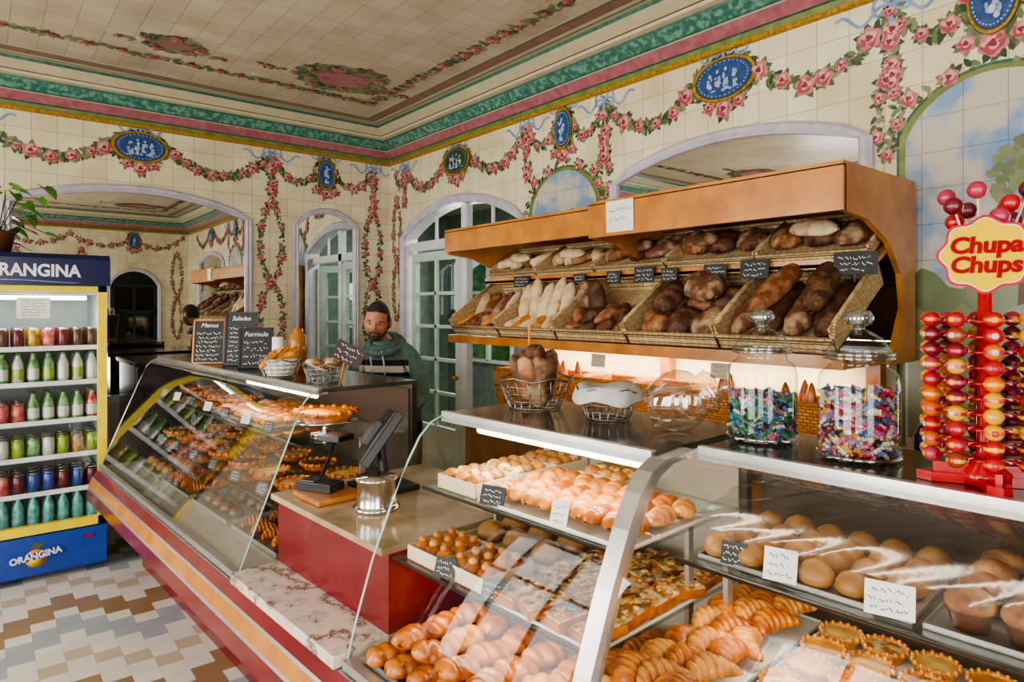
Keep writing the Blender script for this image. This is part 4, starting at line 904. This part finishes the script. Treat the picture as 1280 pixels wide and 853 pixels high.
d_br,d_ye,d_re,d_gr,d_wh,d_bl,d_dr,d_tl,d_or,d_lm=dc('brown','#4a2c1c'),dc('yellow','#b8951c','#6a4a20'),dc('red','#a0141e','#c87870'),dc('green','#2f7a3a','#8fb080'),dc('white','#c2c6c0'),dc('blue','#1f3f88'),dc('darkred','#5a1220'),dc('teal','#2a8078','#6ab0a8'),dc('orange','#cf6518'),dc('lime','#86a02a')
b=MB()
def can(T,m): b.lathe([(0,0),(.026,0),(.032,.01),(.032,.105),(.026,.115),(0,.114)],m,T,14); b.lathe([(.027,.1155),(.027,.118),(0,.116)],M_steel,T,12)
def bottle(T,m,lab,cap,h=.19): b.lathe([(0,0),(.026,0),(.029,.01),(.030,h*.6),(.022,h*.76),(.012,h*.88),(.012,h*.93)],m,T,14); b.lathe([(.0308,h*.15),(.0308,h*.5)],lab,T,14); b.lathe([(.014,h*.92),(.014,h),(0,h)],cap,T,10)
rows=[('b',[d_tl],d_wh),('c',[d_dr,d_dr,d_re,d_dr,d_bl,d_bl,d_dr,d_bl]),('c',[d_lm,d_gr,d_wh,d_lm,d_gr,d_wh,d_lm,d_ye]),('m',[d_re,d_re,d_re,d_re,d_gr,d_gr,d_gr,d_gr]),('b2',[d_wh,d_wh,d_gr,d_wh,d_gr,d_gr,d_wh,d_wh],d_gr),('c',[d_br,d_ye,d_br,d_dr,d_ye,d_re,d_dr,d_br])]
for z,row in zip(shelfz,rows):
    for k in range(9):
        for d in range(3):
            T=TR(X0+t+.04+k*.0735,Y0+.11+d*.09,z); c=row[1][k%len(row[1])]
            if row[0]=='c' or (row[0]=='m' and k<4): can(T,c)
            elif row[0]=='m': bottle(T,c,d_wh,d_gr,.17)
            elif row[0]=='b': bottle(T,c,d_tl,d_tl,.19)
            else: bottle(T,c,d_lm if k%2 else d_wh,d_gr,.18)
b.obj('soft_drinks')
b=MB(); T=TR(.10,4.95,1.92); b.lathe([(0,0),(.06,0),(.085,.12),(.09,.13),(.08,.13),(.075,.115),(0,.11)],M_woodd,T,20)
pl=mat('pothos_leaf','#3f7a24',.3,c2='#6a9c3a',ns=10,coat=.2)
for i in range(28):
    a=rnd(0,6.28); r=rnd(.05,.30); z=.13+rnd(-.02,.28); p=Vector((r*cos(a),r*sin(a)*.7,z))
    b.tube([(0,0,.11),(p.x*.5,p.y*.5,z*.7+.1),tuple(p)],.0025,M_leaf[0],T,5)
    s=rnd(.06,.105)
    heart=[(0,0),(-.25,.35),(-.1,.62),(.35,.6),(.8,.3),(1.15,0),(.8,-.3),(.35,-.6),(-.1,-.62),(-.25,-.35)]
    TT=T@Matrix.Translation(p)@Matrix.Rotation(a+rnd(-.5,.5),4,'Z')@Matrix.Rotation(rnd(.1,.9),4,'Y')@Matrix.Rotation(rnd(-.5,.5),4,'X')@Matrix.Diagonal((s,s,s,1))
    vs=[(x,y,-.18*abs(y)*-1-.15*x*x) for x,y in heart]+[(.4,0,-.05)]
    b.add(vs,[(i_,(i_+1)%10,10) for i_ in range(10)],pl,TT,True)
b.obj('potted_pothos_plant')

# ------------------------------------------------------------------ man
def skinobj(name,joints,edges,radii,mats,sub=2):
    me=bpy.data.meshes.new(name); me.from_pydata(joints,edges,[]); o=bpy.data.objects.new(name,me); scn.collection.objects.link(o)
    sk=o.modifiers.new('s','SKIN'); sk.use_smooth_shade=True
    if not me.skin_vertices:
        bm=bmesh.new(); bm.from_mesh(me); bm.verts.layers.skin.verify(); bm.to_mesh(me); bm.free()
    for i,v in enumerate(me.skin_vertices[0].data):
        r=radii[i]; v.radius=(r,r) if not isinstance(r,tuple) else r; v.use_root=(i==0)
    ss=o.modifiers.new('u','SUBSURF'); ss.levels=sub; ss.render_levels=sub
    dg=bpy.context.evaluated_depsgraph_get(); bpy.context.view_layer.update(); m2=bpy.data.meshes.new_from_object(o.evaluated_get(dg))
    bpy.data.objects.remove(o); o=bpy.data.objects.new(name,m2); scn.collection.objects.link(o)
    m2.materials.clear()
    for m in mats: m2.materials.append(m)
    for p in m2.polygons: p.use_smooth=True; p.material_index=0
    return o
def hoodie_mat():
    m=mat('hoodie_green','#58736a',.9,c2='#4a6359',ns=40,bump=.5,bs=9); nt=m.node_tree; L=nt.links.new; b=nt.nodes['Principled BSDF']
    tc=NN(nt,'ShaderNodeTexCoord'); s=NN(nt,'ShaderNodeSeparateXYZ'); L(tc.outputs['Object'],s.inputs[0])
    r=NN(nt,'ShaderNodeValToRGB'); r.color_ramp.interpolation='CONSTANT'; e=r.color_ramp.elements
    e[0].position=0; e[0].color=(*C('#516b61'),1); e[1].position=.40; e[1].color=(*C('#1c2226'),1)
    for p,c in ((.50,'#cfccc0'),(.66,'#1c2226'),(.80,'#58736a')): x=e.new(p); x.color=(*C(c),1)
    mp=NN(nt,'ShaderNodeMapRange'); mp.inputs[1].default_value=1.08; mp.inputs[2].default_value=1.34; L(s.outputs['Z'],mp.inputs[0]); L(mp.outputs[0],r.inputs[0])
    ab=NN(nt,'ShaderNodeMath',operation='ABSOLUTE'); L(s.outputs['X'],ab.inputs[0]); lt=NN(nt,'ShaderNodeMath',operation='LESS_THAN'); lt.inputs[1].default_value=.160; L(ab.outputs[0],lt.inputs[0])
    old=b.inputs['Base Color'].links[0].from_socket; mx=NN(nt,'ShaderNodeMix',data_type='RGBA'); L(lt.outputs[0],mx.inputs[0]); L(old,mx.inputs[6]); L(r.outputs[0],mx.inputs[7]); L(mx.outputs[2],b.inputs['Base Color'])
    return m
M_hood=hoodie_mat(); M_hoodp=mat('hoodie_plain','#58736a',.9,c2='#475e55',ns=30,bump=.4); M_jean=mat('dark_jeans','#1c222e',.8); M_skin=mat('skin','#b27c5e',.5,c2='#a06c50',ns=25); M_hair=mat('dark_hair','#1d1512',.8,c2='#2b201a',ns=90,bump=.5); M_shoe=mat('shoe_black','#18181a',.5)
M_beard=mat('beard','#3a2a20',.85,c2='#5c4233',ns=120,bump=.5); M_eye=mat('eye_white','#cfc8be',.2); M_iris=mat('iris','#1f140c',.15); M_lip=mat('lips','#965c4e',.5)
man=bpy.data.objects.new('man',None); scn.collection.objects.link(man); man.location=(1.98,3.62,0); man.rotation_euler=(0,0,radians(-50))
# leaning forward over the counter, forearms reaching down towards the till
J=[(0,.12,.92),(0,.09,1.04),(0,.03,1.17),(0,-.04,1.285),(0,-.10,1.375),(0,-.15,1.435),
   (.10,-.05,1.335),(.155,-.045,1.305),(.20,-.04,1.21),(.225,-.02,1.07),(.185,-.15,.99),(.11,-.29,.96),
   (-.10,-.05,1.335),(-.155,-.045,1.305),(-.20,-.04,1.21),(-.225,-.03,1.07),(-.185,-.16,1.00),(-.11,-.29,.98),
   (.09,.11,.85),(.105,.06,.48),(.11,.08,.10),(.115,-.06,.045),(-.09,.11,.85),(-.105,.06,.48),(-.11,.08,.10),(-.115,-.06,.045)]
E=[(0,1),(1,2),(2,3),(3,4),(4,5),(3,6),(6,7),(7,8),(8,9),(9,10),(10,11),(3,12),(12,13),(13,14),(14,15),(15,16),(16,17),(0,18),(18,19),(19,20),(20,21),(0,22),(22,23),(23,24),(24,25)]
Rd=[(.165,.12),(.16,.118),(.16,.118),(.135,.115),(.072,.068),.053,.077,.066,.058,.052,.046,.036,.077,.066,.058,.052,.046,.036,.10,.072,.05,.042,.10,.072,.05,.042]
body=skinobj('body',J,E,Rd,[M_hood,M_jean,M_shoe,M_skin],3)
for p in body.data.polygons:
    c=p.center; p.material_index=2 if c.z<.11 else (1 if c.z<.89 else (3 if c.z>1.415 else 0))
body.parent=man
def hand(sx,wr):
    w=Vector(wr); d=Vector((-sx*.35,-.93,-.05)).normalized(); side=Vector((sx,-.35*1,0)).normalized(); up=Vector((0,0,1))
    v=[tuple(w),tuple(w+d*.04),tuple(w+d*.075)]; e=[(0,1),(1,2)]; r=[(.026,.018),(.038,.016),(.036,.014)]
    for k,(off,L) in enumerate(((-.027,.066),(-.009,.076),(.009,.072),(.027,.056))):
        q=w+d*.078+side*off; i0=len(v); v+= [tuple(q),tuple(q+d*L*.45-up*.006),tuple(q+d*L*.75-up*.022),tuple(q+d*L*.9-up*.038)]; e+= [(2,i0),(i0,i0+1),(i0+1,i0+2),(i0+2,i0+3)]; r+=[.0095,.009,.0082,.007]
    i0=len(v); q=w+d*.03-side*.03; v+=[tuple(q),tuple(q-side*.022+d*.028),tuple(q-side*.026+d*.055-up*.008)]; e+=[(1,i0),(i0,i0+1),(i0+1,i0+2)]; r+=[.013,.0105,.0085]
    o=skinobj('hand',v,e,r,[M_skin],1); o.parent=man
hand(1,(.11,-.29,.96)); hand(-1,(-.11,-.29,.98))
def head():
    b=MB(); T=TR(0,-.20,1.520,radians(16),radians(13),radians(7)); nu,nv=96,72; V=[]
    g=lambda x,s: exp(-(x/s)**2)
    for j in range(nv+1):
        ph=pi*j/nv
        for i in range(nu):
            th=2*pi*i/nu; dx,dy,dz=sin(ph)*sin(th),-sin(ph)*cos(th),cos(ph)
            x,y,z=dx*.076,dy*.098,dz*.120
            if z<0: k=-z/.122; x*=1-.20*k**1.6; y=y*(1-.12*k)+(-.010*k if y<0 else .0)
            if dy<0:
                f=-dy
                y-= .022*g(x,.012)*g(z+.022,.015)*f + .011*g(x,.009)*g(z-.0,.022)*f
                y-= .006*g(z-.026,.010)*g(x,.05)*f
                y+= .010*(g(x-.031,.014)+g(x+.031,.014))*g(z-.006,.012)
                y-= .006*g(x,.022)*g(z+.056,.007); y+=.004*g(x,.018)*g(z+.0565,.0018)
                y-= .007*g(x,.022)*g(z+.095,.014)
                y-= .005*(g(x-.045,.016)+g(x+.045,.016))*g(z+.02,.016)
            V.append((x,y,z))
    hb=[];sk=[];be=[];lp=[]
    for j in range(nv):
        for i in range(nu):
            f=(j*nu+i,j*nu+(i+1)%nu,(j+1)*nu+(i+1)%nu,(j+1)*nu+i)
            c=sum((Vector(V[q]) for q in f),Vector())/4; x,y,z=c
            hair=(z>.068+ .008*cos(x*40) and y<=-.035) or (y>-.035 and z>.035) or (y>.012 and z>-.045) or (abs(x)>.062 and -.05<y<.02 and z>.012)
            lips=abs(x)<.020 and -.0625<z<-.051 and y<-.05
            beard=(z<-.058 and y<.02) or (abs(x)<.034 and -.058<z<-.041 and y<-.05) or (z<-.03-.9*(.07-abs(x)) and y<.015 and abs(x)>.036 and z<-.03) or (abs(x)>.058 and z<-.0 and -.045<y<.012)
            (hb if hair else lp if lips else be if beard else sk).append(f)
    b.add(V,sk,M_skin,T,True); b.add(V,be,M_beard,T,True); b.add(V,lp,M_lip,T,True)
    b.add([(x*1.03,y*1.02,z*1.025) for x,y,z in V],hb,M_hair,T,True)
    for s in (-1,1):
        b.ell((s*.030,-.0745,.006),(.0125,.011,.008),M_eye,T,12,8); b.ell((s*.030-.001,-.0840,.006),(.0052,.003,.0052),M_iris,T,10,6)
        b.tube([(s*.014,-.094,.021),(s*.03,-.0935,.0265),(s*.047,-.082,.022)],[.002,.0028,.0015],M_hair,T,6)
        b.tube([(s*.017,-.084,.012),(s*.03,-.0885,.0145),(s*.044,-.080,.010)],.0024,M_skin,T,6)
        b.tube([(s*.017,-.083,.000),(s*.03,-.0865,-.0025),(s*.044,-.080,.0005)],.0024,M_skin,T,6)
        b.ell((0,0,0),(.008,.018,.030),M_skin,T@Matrix.Translation((s*.078,.008,-.004))@Matrix.Rotation(s*.3,4,'Z'),12,8)
        b.ell((s*.011,-.110,-.031),(.006,.008,.005),M_skin,T,8,6)
    o=b.obj('head'); o.parent=man
head()
b=MB()
for k in range(2): b.tube([((.08+.018*k)*cos(t),.02+(.078+.016*k)*sin(t)-.13,1.39-.026*k+.035*sin(t)) for t in [2*pi*i/24 for i in range(24)]],.021,M_hoodp,None,10,True)
b.ell((0,.0,1.37),(.115,.06,.085),M_hoodp)
for s in (-1,1): b.tube([(s*.035,-.215,1.345),(s*.04,-.195,1.28),(s*.038,-.175,1.20)],.004,M_chalk,None,6)
o=b.obj('hood'); o.parent=man
b=MB(); b.box(-.09,.09,-.46,-.33,.943,.946,M_paper); o=b.obj('paper_slip'); o.parent=man

# ------------------------------------------------------------------ lights
def area(n,loc,rot,sx,sy,e,col=(1,1,1)):
    l=bpy.data.lights.new(n,'AREA'); l.shape='RECTANGLE'; l.size=sx; l.size_y=sy; l.energy=e; l.color=col
    o=bpy.data.objects.new(n,l); scn.collection.objects.link(o); o.location=loc; o.rotation_euler=rot; return o
for i,c in enumerate((-1.1,1.1,3.6)): area('window_daylight',(XL-.35,c,1.6),(0,radians(-90),0),2.2,1.5,(80,95,120)[i],(1,.97,.92))
area('doorway_daylight',(-.7,YF-.35,1.35),(radians(90),0,0),1.5,2.4,80,(1,.97,.92))
area('annex_daylight',(4.9,6.8,1.7),(0,radians(90),0),.8,1.0,18,(.95,1,.97))
def carea(n,a,bb,z,sx,sy,e,col=(1,.86,.66)):
    p=CF@Vector((a,bb,z)); area(n,p,(0,0,CA),sx,sy,e,col)
carea('case_tube_light',.36,1.26,1.235,.03,.62,2.2); carea('case_tube_light',.48,.35,1.235,.03,1.0,.9); carea('case_tube_light',.36,3.0,1.235,.03,1.2,2.4)
carea('case_shelf_light',.20,1.26,.885,.02,.6,1.3); carea('case_shelf_light',.2,.4,.85,.02,.8,.9); carea('case_shelf_light',.40,.5,1.055,.02,.6,1.2)
area('shelf_tube_light',(2.90,2.3,1.335),(0,0,0),.05,2.0,15,(1,.76,.44))
area('fridge_light',(.264,Y0+.1,1.645),(0,0,0),.5,.03,2,(.95,1,1))
area('annex_fill_light',(4.2,4.8,2.85),(0,0,0),.5,.5,50,(.95,1,.94))  # unseen fill light, added to brighten the room behind the door

w=bpy.data.worlds.new('W'); scn.world=w; w.use_nodes=True; nt=w.node_tree; bg=nt.nodes['Background']
sky=nt.nodes.new('ShaderNodeTexSky'); sky.sky_type='HOSEK_WILKIE'; sky.sun_direction=(-.5,-.4,.6); nt.links.new(sky.outputs[0],bg.inputs[0]); bg.inputs[1].default_value=1.6

cam=bpy.data.cameras.new('cam'); co=bpy.data.objects.new('camera',cam); scn.collection.objects.link(co); scn.camera=co
co.location=(0,0,1.6); co.rotation_euler=(radians(90),0,-radians(39.25)); cam.sensor_width=36; cam.lens=36*820/1280; cam.shift_y=-41.5/1280; cam.clip_start=.02
scn.view_settings.view_transform='AgX'
try: scn.view_settings.look='AgX - Medium High Contrast'
except Exception: pass
scn.view_settings.exposure=.38
